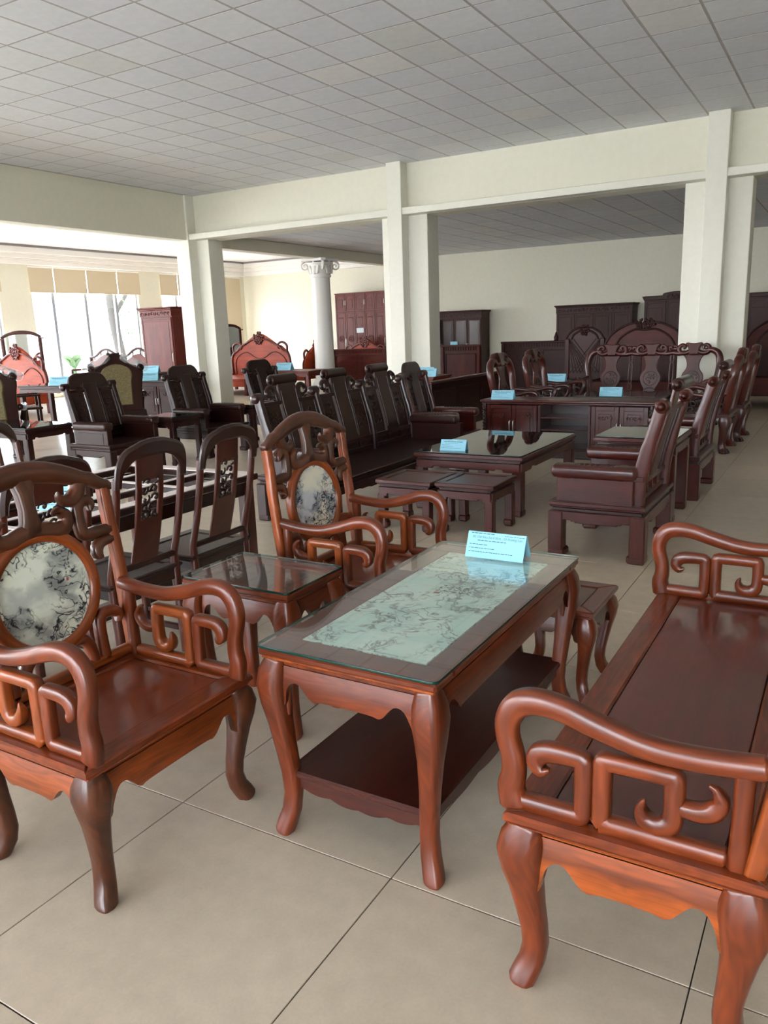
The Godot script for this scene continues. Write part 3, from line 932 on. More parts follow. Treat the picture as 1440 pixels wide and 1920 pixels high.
# sections of the back: style "slat", "carved" or "arch"
func quan_back(o, W: float, n: int, style: String, m, md, mp):
	var hw = W * 0.5 - 0.07
	var bay = hw * 2.0 / n
	for i in n + 1:
		var x = -hw + bay * i
		var g = G.new()
		var P = []
		var wd = []
		for k in 10:
			var y = lerpf(0.372, 1.0, k / 9.0)
			P.append(Vector3(x, y, qz(y)))
			wd.append(0.044 if y < 0.75 else 0.038)
		g.sweep(P, wd, 0.027, Vector3(1, 0, 0), 10, false, 0.45)
		roll(g, Vector3(x - 0.036, 1.0, qz(1.0) - 0.006), Vector3(x + 0.036, 1.0, qz(1.0) - 0.006), 0.043, style == "slat")
		part(g, "back_post", m if (i == 0 or i == n) else md, o)
	for i in n:
		var c = -hw + bay * (i + 0.5)
		var hb = bay * 0.5 - 0.027
		var g = G.new()
		for yy in [0.40, 0.50, 0.945]:
			part(G.new().box(Vector3(c, yy, qz(yy)), Vector3(hb * 2.0, 0.034, 0.03), 0.004), "back_rail", m, o)
		if style == "slat":
			for k in 6:
				var x = c - hb + hb * 2.0 * (k + 0.5) / 6.0
				if absf(x - c) > 0.09 or k < 2 or k > 3:
					g = G.new()
					strip(g, x, 0.021, 0.50, 0.94)
					part(g, "slat", mp, o)
			for k in 5:
				var x = c - hb + hb * 2.0 * (k + 0.5) / 5.0
				part(G.new().box(Vector3(x, 0.45, qz(0.45)), Vector3(0.02, 0.07, 0.016), 0.003), "lower_bar", m, o)
			g = G.new()
			strip(g, c, 0.085, 0.50, 1.10, 0.013, 0.0, 0.25)
			part(g, "centre_panel", m, o)
			g = G.new()
			roll(g, Vector3(c - 0.16, 1.112, qz(1.1) - 0.03), Vector3(c + 0.16, 1.112, qz(1.1) - 0.03), 0.042)
			part(g, "scroll_head", md, o)
		else:
			var pw = hb * 2.0 / 3.0
			for s in [-1.0, 1.0]:
				g = G.new()
				strip(g, c + s * pw, pw * 0.46, 0.51, 0.94, 0.007, -0.006, 0.25)
				var pan = part(g, "side_panel", mp, o)
				g = G.new()
				var yc = 0.74
				carve(g, T(c + s * pw, yc, qz(yc) + 0.006, 0, -15), pw * 0.5, 0.30, int(100 + i * 10 + s * 3), 2, 5, 0.006)
				part(g, "carving", md, pan)
				g = G.new()
				for q in [-1.0, 1.0]:
					strip(g, c + s * pw + q * pw * 0.40, 0.005, 0.54, 0.92, 0.006, 0.008, 0.8)
				part(g, "bead", m, pan)
			var top = 1.09 if style == "carved" else 1.02
			g = G.new()
			strip(g, c, pw * 0.5, 0.51, top, 0.014, 0.004, 0.2)
			part(g, "centre_panel", mp, o)
			g = G.new()
			for q in [-1.0, 1.0]:
				strip(g, c + q * pw * 0.42, 0.005, 0.56, top - 0.05, 0.006, 0.019, 0.8)
			part(g, "centre_bead", m, o)
			g = G.new()
			g.box(Vector3(c, 0.437, qz(0.437) - 0.006), Vector3(hb * 2.0, 0.14, 0.012), 0.002)
			part(g, "lower_board", md, o)
			for k in 3:
				var lg = G.new()
				lg.box(Vector3(c + (k - 1) * pw, 0.45, qz(0.45) + 0.004), Vector3(pw * 0.86, 0.06, 0.014), 0.003)
				var lp = part(lg, "lower_panel", mp, o)
				lg = G.new()
				carve(lg, T(c + (k - 1) * pw, 0.45, qz(0.45) + 0.012), pw * 0.7, 0.05, 40 + k, 4, 1, 0.005)
				part(lg, "carving", md, lp)
			if style == "carved":
				g = G.new()
				roll(g, Vector3(c - 0.15, 1.125, qz(1.1) - 0.028), Vector3(c + 0.15, 1.125, qz(1.1) - 0.028), 0.05)
				part(g, "scroll_head", md, o)
				for s in [-1.0, 1.0]:
					g = G.new()
					var at = T(c + s * (pw * 0.85), 0.985, qz(0.98), 0, -14)
					scroll(g, at, [[-0.05 * s, -0.03, 0.02], [-0.045 * s, 0.05, 0.024], [0.0, 0.09, 0.022], [0.05 * s, 0.07, 0.018], [0.06 * s, 0.03, 0.015], [0.035 * s, 0.01, 0.008]], 0.022, 3)
					carve(g, at * T(0.0, 0.0, 0.0), 0.10, 0.07, 9, 2, 1, 0.01)
					part(g, "corner_scroll", md, o)
			else:
				var ar = crv([Vector2(0, 0.0), Vector2(hb * 0.86, 0.0)], 1)
				ar.append_array([Vector2(hb * 0.9, 0.01), Vector2(hb * 0.9, 0.07)])
				ar.append_array(crv([Vector2(hb * 0.88, 0.075), Vector2(hb * 0.84, 0.11), Vector2(hb * 0.72, 0.155), Vector2(hb * 0.55, 0.178), Vector2(hb * 0.4, 0.182), Vector2(0, 0.184)], 3))
				part(G.new().prism(sym(ar), 0.05, 0.012, T(c, 0.965, qz(0.99) - 0.012, 0, -12), true), "headrest", md, o)
				for s in [-1.0, 1.0]:
					g = G.new()
					scroll(g, T(c + s * hb * 0.55, 0.975, qz(0.97) + 0.016, 0, -12), [[0.05 * s, -0.01, 0.012], [0.0, -0.02, 0.014], [-0.04 * s, 0.0, 0.014], [-0.03 * s, 0.03, 0.009]], 0.016, 3)
					part(g, "headrest_scroll", m, o)

func quan_seat(called: String, label: String, category: String, at: Vector3, turn: float, W: float, D: float, n: int, style: String, m, md, mp, group := ""):
	var o = thing(called, label, category, at, turn, group)
	quan_base(o, W, D, m, md)
	framed_top(o, W, D, 0.375, 0.08, 0.03, m, md, "seat")
	for s in [-1.0, 1.0]:
		quan_arm(o, s, W, D, m, md, called != "black_armchair")
	quan_back(o, W, n, style, m, md, mp)
	return o

func quan_table(called: String, label: String, at: Vector3, sx: float, sz: float, h: float, m, md, glass, group := "", category := "table"):
	var o = thing(called, label, category, at, 0, group)
	var k = h - 0.115
	for s in [[-1, 1], [1, 1], [-1, -1], [1, -1]]:
		var g = G.new()
		var w = 0.085 if sx > 0.5 else 0.065
		g.box(Vector3(s[0] * (sx * 0.5 - w * 0.5 - 0.008), k * 0.5, s[1] * (sz * 0.5 - w * 0.5 - 0.008)), Vector3(w, k, w), 0.008)
		g.box(Vector3(s[0] * (sx * 0.5 - w * 0.56 - 0.008), 0.03, s[1] * (sz * 0.5 - w * 0.56 - 0.008)), Vector3(w * 1.2, 0.06, w * 1.2), 0.014)
		part(g, "leg", m, o)
	for s in [-1.0, 1.0]:
		for ax in 2:
			var L: float = (sx if ax == 0 else sz) - 0.05
			var pr = sym([Vector2(0, -0.062), Vector2(L * 0.26, -0.062), Vector2(L * 0.28, -0.05), Vector2(L * 0.33, -0.05), Vector2(L * 0.35, -0.072), Vector2(L * 0.5, -0.072), Vector2(L * 0.5, 0.0), Vector2(0, 0.0)])
			part(G.new().prism(pr, 0.03, 0.004, T(0, h - 0.06, s * (sz * 0.5 - 0.024)) if ax == 0 else T(s * (sx * 0.5 - 0.024), h - 0.06, 0, 90), true), "apron", m, o)
	part(G.new().box(Vector3(0, h - 0.047, 0), Vector3(sx - 0.05, 0.03, sz - 0.05), 0.005), "waist", md, o)
	framed_top(o, sx, sz, h, 0.075 if sx > 0.5 else 0.06, 0.032, m, m if glass == null else md, "top", 0.006)
	if glass != null:
		glass_sheet(o, sx - 0.02, sz - 0.02, h, glass, 0.008)
	return o

func make_quan():
	var gs = "red box-armed armchairs round the glass table"
	quan_seat("carved_sofa", "long dark carved sofa with three scroll-topped back panels", "sofa", Vector3(-3.76, 0, -6.18), 90, 2.5, 0.78, 3, "carved", M.maroon_dark, M.black_wood, M.black_panel)
	quan_table("low_table", "low red table with black glass beside the dark carved sofa", Vector3(-2.655, 0, -6.51), 0.97, 1.42, 0.49, M.maroon, M.maroon_dark, M.glass_dark)
	var st = quan_table("red_stool", "square red stool standing nearer the low table's open corner", Vector3(-2.37, 0, -5.36), 0.47, 0.47, 0.39, M.maroon, M.maroon_dark, null, "red stools at the low table", "stool")
	copy(st, "square red stool standing nearer the dark carved sofa", Vector3(-2.86, 0, -5.32), 0, "red stools at the low table")
	var a = quan_seat("box_armchair", "red slatted box-armed armchair nearest the amber settee", "armchair", Vector3(-1.335, 0, -5.34), -90, 0.90, 0.62, 1, "slat", M.maroon, M.maroon_dark, M.maroon_dark, gs)
	copy(a, "red slatted armchair beyond the glass side table near the console", Vector3(-1.335, 0, -7.36), -90, gs)
	quan_seat("box_armchair", "dark armchair with solid headrest past the end of carved sofa", "armchair", Vector3(-3.87, 0, -7.87), 90, 0.64, 0.62, 1, "arch", M.maroon, M.black_wood, M.black_wood, gs)
	quan_table("square_side_table", "red side table with glass top between two slatted armchairs", Vector3(-1.37, 0, -6.35), 0.62, 0.62, 0.64, M.maroon, M.maroon_dark, M.glass_dark)
	# the black set further left
	var gb = "black carved armchairs in a row"
	var b = quan_seat("black_armchair", "black carved armchair nearest the dining table", "armchair", Vector3(-7.24, 0, -6.2), 90, 0.80, 0.66, 1, "arch", M.black_wood, M.black_wood, M.black_wood, gb)
	copy(b, "black carved armchair second in its row, in front of square column", Vector3(-7.2, 0, -7.7), 90, gb)
	copy(b, "black carved armchair third in its row, below the orange headboard", Vector3(-7.12, 0, -9.17), 90, gb)
	var t = quan_table("black_side_table", "black side table with glass between first two black armchairs", Vector3(-7.1, 0, -6.95), 0.5, 0.5, 0.58, M.black_wood, M.black_wood, M.glass_dark)
	copy(t, "black side table with glass between second and third black armchairs", Vector3(-7.1, 0, -8.43), 0)
	quan_table("black_low_table", "low black table with pale reflections left of black armchairs", Vector3(-9.0, 0, -6.2), 1.2, 0.7, 0.5, M.black_wood, M.black_wood, M.glass_dark)

# ---------------------------------------------------------------- vase-splat set
func vase_seat(called: String, label: String, category: String, at: Vector3, turn: float, W: float, n: int, m, md, group := ""):
	var o = thing(called, label, category, at, turn, group)
	var D = 0.6
	framed_top(o, W, D, 0.45, 0.08, 0.035, m, md, "seat")
	var lx = W * 0.5 - 0.06
	for s in [[-1, 1], [1, 1], [-1, -1], [1, -1]]:
		var l = part(cabriole(0.41, s[0], s[1], 1.5), "leg", m, o)
		l.position = Vector3(lx * s[0], 0, (D * 0.5 - 0.06) * s[1])
		var g = G.new()
		for k in 3:
			var d = Vector3(s[0], 0, s[1]).normalized().rotated(Vector3.UP, (k - 1) * 0.7)
			g.sweep([d * 0.02 + Vector3(0, 0.05, 0), d * 0.05 + Vector3(0, 0.035, 0), d * 0.065 + Vector3(0, 0.01, 0)], 0.016, 0.016, Vector3(0, 1, 0), 6, false, 1.0)
		part(g, "claw", md, l)
	for s in [-1.0, 1.0]:
		var g = G.new().apron(Vector3(-lx, 0.41, s * (D * 0.5 - 0.03)), Vector3(lx, 0.41, s * (D * 0.5 - 0.03)), Vector3(0, 0, s), apron_line(lx * 2.0, 0.11), 0.025, 0.02)
		carve(g, T(0, 0.345, s * (D * 0.5 - 0.014), 0.0 if s > 0 else 180.0), W * 0.6, 0.07, 8, int(W * 9), 1, 0.01)
		part(g, "apron", md, o)
		g = G.new().apron(Vector3(s * (W * 0.5 - 0.03), 0.41, -D * 0.5 + 0.06), Vector3(s * (W * 0.5 - 0.03), 0.41, D * 0.5 - 0.06), Vector3(s, 0, 0), apron_line(D - 0.12, 0.11), 0.025, 0.02)
		carve(g, T(s * (W * 0.5 - 0.014), 0.345, 0, 90.0 * s), D * 0.6, 0.07, 12, 5, 1, 0.01)
		part(g, "apron", md, o)
	var lean = deg_to_rad(10.0)
	var pl = Transform3D(Basis(Vector3(1, 0, 0), Vector3(0, cos(lean), -sin(lean)), Vector3(0, sin(lean), cos(lean))), Vector3(0, 0.45, -D * 0.5 + 0.06))
	var hw = W * 0.5
	for s in [-1.0, 1.0]:
		var g = G.new()
		scroll(g, pl, [[s * (hw - 0.08), -0.02, 0.036], [s * (hw - 0.05), 0.15, 0.040], [s * (hw - 0.015), 0.34, 0.046], [s * (hw - 0.005), 0.46, 0.050], [s * (hw - 0.04), 0.57, 0.050], [s * (hw - 0.12), 0.62, 0.044], [s * (hw - 0.20), 0.615, 0.036]], 0.045, 4, 1.0, 10, 0.95)
		part(g, "back_post", m, o)
	var bay = W / (n + (0.25 if n > 1 else 0.0))
	var g = G.new()
	for i in n:
		var c = (i - (n - 1) * 0.5) * bay
		# the block over each splat with its volutes
		g.prism(sym(crv([Vector2(0, 0.55), Vector2(0.06, 0.55), Vector2(0.07, 0.60), Vector2(0.085, 0.66), Vector2(0.12, 0.70), Vector2(0.10, 0.725), Vector2(0.05, 0.72), Vector2(0, 0.715)], 3)), 0.09, 0.014, pl * T(c, 0, 0))
		for s in [-1.0, 1.0]:
			scroll(g, pl, [[c + s * 0.06, 0.60, 0.034], [c + s * 0.13, 0.575, 0.036], [c + s * 0.195, 0.60, 0.034], [c + s * 0.205, 0.66, 0.030], [c + s * 0.16, 0.695, 0.028], [c + s * 0.125, 0.67, 0.024], [c + s * 0.14, 0.64, 0.015]], 0.045, 4, 1.0, 8, 0.95)
			if i > 0 and s < 0 or (i < n - 1 and s > 0):
				scroll(g, pl, [[c + s * 0.12, 0.585, 0.034], [c + s * bay * 0.35, 0.575, 0.036], [c + s * bay * 0.5, 0.59, 0.036]], 0.042, 3)
		if n > 1 and i < n - 1:
			carve(g, pl * T(c + bay * 0.5, 0.655, 0.0), bay * 0.42, 0.11, 60 + i, 4, 1, 0.024)
	part(g, "crest_rail", m, o)
	for i in n:
		var c = (i - (n - 1) * 0.5) * bay
		var vs = sym(crv([Vector2(0, 0.0), Vector2(0.085, 0.0), Vector2(0.10, 0.02), Vector2(0.085, 0.06), Vector2(0.125, 0.13), Vector2(0.15, 0.21), Vector2(0.14, 0.28), Vector2(0.095, 0.35), Vector2(0.085, 0.42), Vector2(0.105, 0.50), Vector2(0.13, 0.55), Vector2(0, 0.55)], 3))
		var sp = part(G.new().prism(vs, 0.028, 0.008, pl * T(c, 0, 0)), "splat", m, o)
		g = G.new()
		var R = []
		for k in 24:
			R.append(pl * Vector3(c + cos(TAU * k / 24.0) * 0.10, 0.215 + sin(TAU * k / 24.0) * 0.105, 0.016))
		g.sweep(R, 0.006, 0.005, pl.basis.z, 6, true)
		carve(g, pl * T(c, 0.215, 0.015), 0.15, 0.16, 70 + i, 3, 3, 0.007, true)
		scroll(g, pl * T(0, 0, 0.016), [[c - 0.075, 0.05, 0.008], [c - 0.04, 0.07, 0.010], [c, 0.076, 0.011], [c + 0.04, 0.07, 0.010], [c + 0.075, 0.05, 0.008]], 0.008, 3)
		part(g, "medallion", md, sp)
		if i < n - 1:
			g = G.new()
			var x = c + bay * 0.5
			for k in 3:
				var lk = []
				var hy = 0.05 if k != 1 else 0.15
				var cy: float = [0.09, 0.30, 0.51][k]
				for q in crv([Vector2(0.022, hy * 0.8), Vector2(0, hy), Vector2(-0.022, hy * 0.8), Vector2(-0.024, -hy * 0.8), Vector2(0, -hy), Vector2(0.024, -hy * 0.8)], 3, true):
					lk.append(pl * Vector3(x + q.x, cy + q.y, 0))
				g.sweep(lk, 0.009, 0.010, pl.basis.z, 6, true)
			part(g, "chain_links", m, o)
	for s in [-1.0, 1.0]:
		g = G.new()
		var P = []
		var Wd = []
		var raw = [[hw - 0.03, 0.68, -0.26, 0.03], [hw + 0.0, 0.66, -0.12, 0.028], [hw + 0.01, 0.66, 0.03, 0.027], [hw + 0.005, 0.69, 0.16, 0.028], [hw - 0.005, 0.69, 0.25, 0.03], [hw - 0.015, 0.65, 0.29, 0.027], [hw - 0.02, 0.59, 0.275, 0.024], [hw - 0.03, 0.53, 0.235, 0.024], [hw - 0.035, 0.455, 0.225, 0.028]]
		for i in raw.size() - 1:
			for q in 3:
				var f = q / 3.0
				var a: Array = raw[maxi(i - 1, 0)]
				var b: Array = raw[i]
				var c: Array = raw[i + 1]
				var d: Array = raw[mini(i + 2, raw.size() - 1)]
				P.append(Vector3(b[0], b[1], b[2]).cubic_interpolate(Vector3(c[0], c[1], c[2]), Vector3(a[0], a[1], a[2]), Vector3(d[0], d[1], d[2]), f) * Vector3(s, 1, 1))
				Wd.append(lerpf(b[3], c[3], f))
		P.append(Vector3(raw[8][0] * s, raw[8][1], raw[8][2]))
		Wd.append(0.028)
		g.sweep(P, Wd, Wd, Vector3(1, 0, 0), 10, false, 0.95)
		var arm = part(g, "armrest", m, o)
		g = G.new()
		carve(g, T(s * (hw - 0.02), 0.54, 0.02, 90.0), 0.42, 0.16, 30, 5, 2, 0.012)
		part(g, "arm_carving", md, arm)
	return o

func make_vase():
	vase_seat("vase_sofa", "red sofa with three vase-shaped splats in front of square column", "sofa", Vector3(-2.55, 0, -11.85), 0, 1.9, 3, M.maroon, M.maroon_dark)
	var g = "red armchairs with vase splats"
	var a = vase_seat("vase_armchair", "red vase-splat armchair with curled arms just behind the console sign", "armchair", Vector3(-3.57, 0, -9.62), 90, 0.72, 1, M.maroon, M.maroon_dark, g)
	copy(a, "red vase-splat armchair with curled arms next to the vase sofa", Vector3(-3.52, 0, -10.75), 90, g)
	copy(a, "red claw-footed armchair behind the two slatted armchairs", Vector3(-1.42, 0, -9.85), -90, g)
	copy(a, "red claw-footed armchair farthest along by the square column", Vector3(-1.38, 0, -10.85), -90, g)
	quan_table("tea_table", "red tea table with dark glass in front of the vase sofa", Vector3(-2.45, 0, -10.15), 1.1, 0.85, 0.60, M.maroon, M.maroon_dark, M.glass_dark)
	var t = quan_table("red_side_table", "small red side table with sign between vase-splat armchairs", Vector3(-3.79, 0, -11.62), 0.38, 0.38, 0.66, M.maroon, M.maroon_dark, null)
	# console
	console_cabinet("red media console with carved doors and open shelves behind the glass table", Vector3(-2.75, 0, -8.86), 0, 2.02, 0.46, 0.66)

func door_panel(o, called: String, x: float, y: float, z: float, w: float, h: float, m, mp, handle_side: float, seed_: int, arch := 0.0, carved := true, hl := 0.06):
	var g = G.new()
	var fr = minf(0.05, w * 0.16)
	for s in [-1.0, 1.0]:
		g.box(Vector3(x + s * (w * 0.5 - fr * 0.5), y, z), Vector3(fr, h, 0.022), 0.004)
		g.box(Vector3(x, y + s * (h * 0.5 - fr * 0.5), z), Vector3(w - fr * 2.0, fr, 0.022), 0.004)
	if arch > 0.0:
		var iw = w * 0.5 - fr
		var top = h * 0.5 - fr
		for s in [-1.0, 1.0]:
			var q = [Vector2(s * iw, top), Vector2(s * iw, top - arch)]
			for k in 6:
				var an = k / 5.0 * PI * 0.5
				q.append(Vector2(s * iw * cos(an), top - arch + arch * sin(an)))
			g.prism(q, 0.02, 0.002, T(x, y, z))
	var d = part(g, called, m, o)
	part(G.new().box(Vector3(x, y, z - 0.004), Vector3(w - fr * 2.0 + 0.004, h - fr * 2.0 + 0.004, 0.012), 0.004), "raised_panel", mp, d)
	part(G.new().box(Vector3(x, y - arch * 0.3, z + 0.002), Vector3(w - fr * 3.4, h - fr * 3.4 - arch, 0.012), 0.006), "field", mp, d)
	if carved:
		g = G.new()
		carve(g, T(x, y + h * 0.5 - fr * 2.6 - arch * 0.5, z + 0.008), w * 0.55, minf(h * 0.18, 0.14), seed_, 4, 1, 0.007)
		part(g, "carving", mp, d)
	if handle_side != 0.0:
		g = G.new()
		var hx = x + handle_side * (w * 0.5 - fr * 0.4)
		g.sweep([Vector3(hx, y + hl, z + 0.012), Vector3(hx, y + hl * 0.8, z + 0.03), Vector3(hx, y - hl * 0.8, z + 0.03), Vector3(hx, y - hl, z + 0.012)], 0.006, 0.006, Vector3(1, 0, 0), 8)
		part(g, "handle", M.steel, d)
	return d

func console_cabinet(label: String, at: Vector3, turn: float, W: float, D: float, H: float):
	var o = thing("media_console", label, "console", at, turn)
	var g = G.new()
	part(G.new().box(Vector3(0, H - 0.014, 0), Vector3(W, 0.028, D), 0.010), "top", M.maroon, o)
	part(G.new().box(Vector3(0, H - 0.038, 0), Vector3(W - 0.04, 0.02, D - 0.03), 0.008), "top_moulding", M.maroon, o)
	part(G.new().box(Vector3(0, 0.05, 0), Vector3(W - 0.06, 0.10, D - 0.05), 0.006), "plinth", M.maroon_dark, o)
	part(G.new().box(Vector3(0, 0.34, -D * 0.5 + 0.02), Vector3(W - 0.10, 0.52, 0.016), 0.003), "back_panel", M.maroon_dark, o)
	part(G.new().box(Vector3(0, 0.11, 0), Vector3(W - 0.09, 0.02, D - 0.06), 0.003), "bottom_board", M.maroon_dark, o)
	for s in [-1.0, 1.0]:
		part(G.new().box(Vector3(s * (W * 0.5 - 0.06), 0.35, 0), Vector3(0.03, 0.5, D - 0.06), 0.003), "side_panel", M.maroon, o)
		part(G.new().box(Vector3(s * 0.29, 0.35, 0), Vector3(0.03, 0.5, D - 0.06), 0.003), "divider", M.maroon, o)
		g = G.new()
		g.sweep([Vector3(s * (W * 0.5 - 0.05), 0.10, D * 0.5 - 0.04), Vector3(s * (W * 0.5 - 0.05), H - 0.05, D * 0.5 - 0.04)], 0.025, 0.025, Vector3(1, 0, 0), 10, false, 0.8)
		for k in 12:
			g.sweep([Vector3(s * (W * 0.5 - 0.07), 0.14 + k * 0.038, D * 0.5 - 0.02), Vector3(s * (W * 0.5 - 0.03), 0.16 + k * 0.038, D * 0.5 - 0.02)], 0.009, 0.012, Vector3(0, 0, 1), 6)
		part(g, "carved_post", M.maroon_dark, o)
		for k in 2:
			var x: float = s * (0.29 + 0.175 + k * 0.31)
			door_panel(o, "door", x, 0.36, D * 0.5 - 0.03, 0.305, 0.48, M.maroon, M.maroon, (1.0 if k == 0 else -1.0) * s, 20 + k)
	for y in [0.32, 0.46]:
		part(G.new().box(Vector3(0, y, 0), Vector3(0.55, 0.018, D - 0.08), 0.003), "shelf", M.maroon, o)
	return o

# ---------------------------------------------------------------- beds, wardrobes, dressers, upholstered chairs
func ornate_bed(label: String, at: Vector3, turn: float, W: float, H: float, L: float, m, md, footboard: bool, group := ""):
	var o = thing("bed", label, "bed", at, turn, group)
	var hw = W * 0.5
	# serpentine headboard, front face towards +z
	var outl = [Vector2(0, 0.25), Vector2(hw - 0.02, 0.25)]
	outl.append_array(crv([Vector2(hw - 0.02, 0.3), Vector2(hw + 0.02, H * 0.45), Vector2(hw, H * 0.58), Vector2(hw - 0.06, H * 0.68), Vector2(hw * 0.84, H * 0.72), Vector2(hw * 0.72, H * 0.78), Vector2(hw * 0.60, H * 0.80), Vector2(hw * 0.48, H * 0.85), Vector2(hw * 0.30, H * 0.92), Vector2(hw * 0.14, H * 0.975), Vector2(0, H)], 3))
	var hb = part(G.new().prism(sym(outl), 0.06, 0.014, T(0, 0, -L * 0.5 + 0.03), true), "headboard", m, o)
	var pl = T(0, 0, -L * 0.5 + 0.065)
	var g = G.new()
	for s in [-1.0, 1.0]:
		scroll(g, pl, [[s * (hw - 0.02), 0.28, 0.035], [s * (hw + 0.01), H * 0.45, 0.036], [s * (hw - 0.01), H * 0.58, 0.036], [s * (hw - 0.09), H * 0.66, 0.034], [s * (hw * 0.78), H * 0.70, 0.03], [s * hw * 0.66, H * 0.775, 0.03], [s * hw * 0.46, H * 0.83, 0.03], [s * hw * 0.28, H * 0.88, 0.028], [s * 0.1, H * 0.90, 0.026]], 0.03, 3, 1.0, 8, 1.0)
		scroll(g, pl, [[s * hw * 0.92, H * 0.66, 0.030], [s * hw * 0.93, H * 0.78, 0.032], [s * hw * 0.78, H * 0.84, 0.032], [s * hw * 0.64, H * 0.80, 0.028], [s * hw * 0.66, H * 0.73, 0.022], [s * hw * 0.76, H * 0.74, 0.014]], 0.03, 4, 1.0, 8, 1.0)
	part(g, "scroll_moulding", md, hb)
	g = G.new()
	scroll(g, pl, [[-hw * 0.86, 0.30, 0.014], [-hw * 0.88, H * 0.5, 0.014], [-hw * 0.7, H * 0.63, 0.014], [-hw * 0.45, H * 0.67, 0.014], [-hw * 0.18, H * 0.58, 0.014], [0, H * 0.555, 0.014], [hw * 0.18, H * 0.58, 0.014], [hw * 0.45, H * 0.67, 0.014], [hw * 0.7, H * 0.63, 0.014], [hw * 0.88, H * 0.5, 0.014], [hw * 0.86, 0.30, 0.014]], 0.016, 4, 1.0, 6, 1.0)
	part(g, "panel_bead", md, hb)
	g = G.new()
	carve(g, pl * T(0, H * 0.92, 0.02), 0.36, 0.34, 4, 5, 5, 0.022, true)
	part(g, "crest_carving", md, hb)
	for s in [-1.0, 1.0]:
		part(G.new().box(Vector3(s * (hw - 0.03), 0.34, 0), Vector3(0.04, 0.24, L - 0.12), 0.006), "side_rail", m, o)
		part(G.new().box(Vector3(s * (hw - 0.05), 0.13, -L * 0.5 + 0.04), Vector3(0.09, 0.26, 0.07), 0.01), "leg", md, o)
	part(G.new().box(Vector3(0, 0.40, 0), Vector3(W - 0.12, 0.03, L - 0.14), 0.004), "deck", m, o)
	if footboard:
		var fb = sym([Vector2(0, 0.0), Vector2(hw, 0.0), Vector2(hw, 0.40)] + crv([Vector2(hw, 0.42), Vector2(hw * 0.8, 0.50), Vector2(hw * 0.5, 0.55), Vector2(0, 0.62)], 3))
		var f = part(G.new().prism(fb, 0.05, 0.012, T(0, 0, L * 0.5 - 0.03), true), "footboard", m, o)
		g = G.new()
		scroll(g, T(0, 0, L * 0.5 + 0.0), [[-hw * 0.8, 0.38, 0.012], [-hw * 0.4, 0.44, 0.012], [0, 0.46, 0.012], [hw * 0.4, 0.44, 0.012], [hw * 0.8, 0.38, 0.012]], 0.012, 3)
		part(g, "footboard_bead", md, f)
	else:
		for s in [-1.0, 1.0]:
			part(G.new().box(Vector3(s * (hw - 0.05), 0.2, L * 0.5 - 0.05), Vector3(0.09, 0.40, 0.09), 0.01), "leg", md, o)
		part(G.new().box(Vector3(0, 0.32, L * 0.5 - 0.05), Vector3(W - 0.16, 0.20, 0.04), 0.006), "foot_rail", m, o)
	return o

# a straight panelled headboard with a dentil row
func panel_bed(label: String, at: Vector3, turn: float, W: float, H: float, L: float, n: int, m, md, group := ""):
	var o = thing("panelled_bed", label, "bed", at, turn, group)
	var z = -L * 0.5 + 0.04
	# the tall end is towards the camera side (+z)
	z = L * 0.5 - 0.04
	part(G.new().box(Vector3(0, H - 0.02, z), Vector3(W + 0.06, 0.04, 0.11), 0.010), "cap", m, o)
	var b = part(G.new().box(Vector3(0, (H - 0.04) * 0.5 + 0.05, z), Vector3(W, H - 0.14, 0.05), 0.004), "end_board", m, o)
	var g = G.new()
	var nd = int(W / 0.055)
	for k in nd:
		g.box(Vector3(-W * 0.5 + W * (k + 0.5) / nd, H - 0.085, z + 0.032), Vector3(0.028, 0.07, 0.02), 0.004)
	part(g, "dentils", md, b)
	for k in n:
		var w = W / n
		var x = -W * 0.5 + w * (k + 0.5)
		g = G.new()
		for s in [-1.0, 1.0]:
			g.box(Vector3(x + s * (w * 0.5 - 0.09), H * 0.5 - 0.02, z + 0.03), Vector3(0.024, H - 0.34, 0.024), 0.006)
			g.box(Vector3(x, H * 0.5 - 0.02 + s * (H * 0.5 - 0.17), z + 0.03), Vector3(w - 0.16, 0.024, 0.024), 0.006)
		part(g, "panel_moulding", md, b)
	if n == 2 and H > 1.1:
		g = G.new()
		g.X = T(W * 0.22, H, z)
		g.lathe([[0.0, 0.0], [0.05, 0.0], [0.04, 0.03], [0.05, 0.06], [0.03, 0.11], [0.015, 0.16], [0.0, 0.18]], 12)
		part(g, "finial", md, o)
	for s in [-1.0, 1.0]:
		part(G.new().box(Vector3(s * (W * 0.5 - 0.02), H * 0.5 - 0.02, z + 0.012), Vector3(0.07, H - 0.04, 0.09), 0.008), "corner_post", m, o)
		part(G.new().box(Vector3(s * (W * 0.5 - 0.03), 0.30, 0), Vector3(0.04, 0.22, L - 0.1), 0.006), "side_rail", m, o)
		part(G.new().box(Vector3(s * (W * 0.5 - 0.05), 0.25, -L * 0.5 + 0.05), Vector3(0.08, 0.50, 0.08), 0.01), "leg", m, o)
	part(G.new().box(Vector3(0, 0.37, -0.02), Vector3(W - 0.1, 0.03, L - 0.2), 0.004), "deck", md, o)
	return o

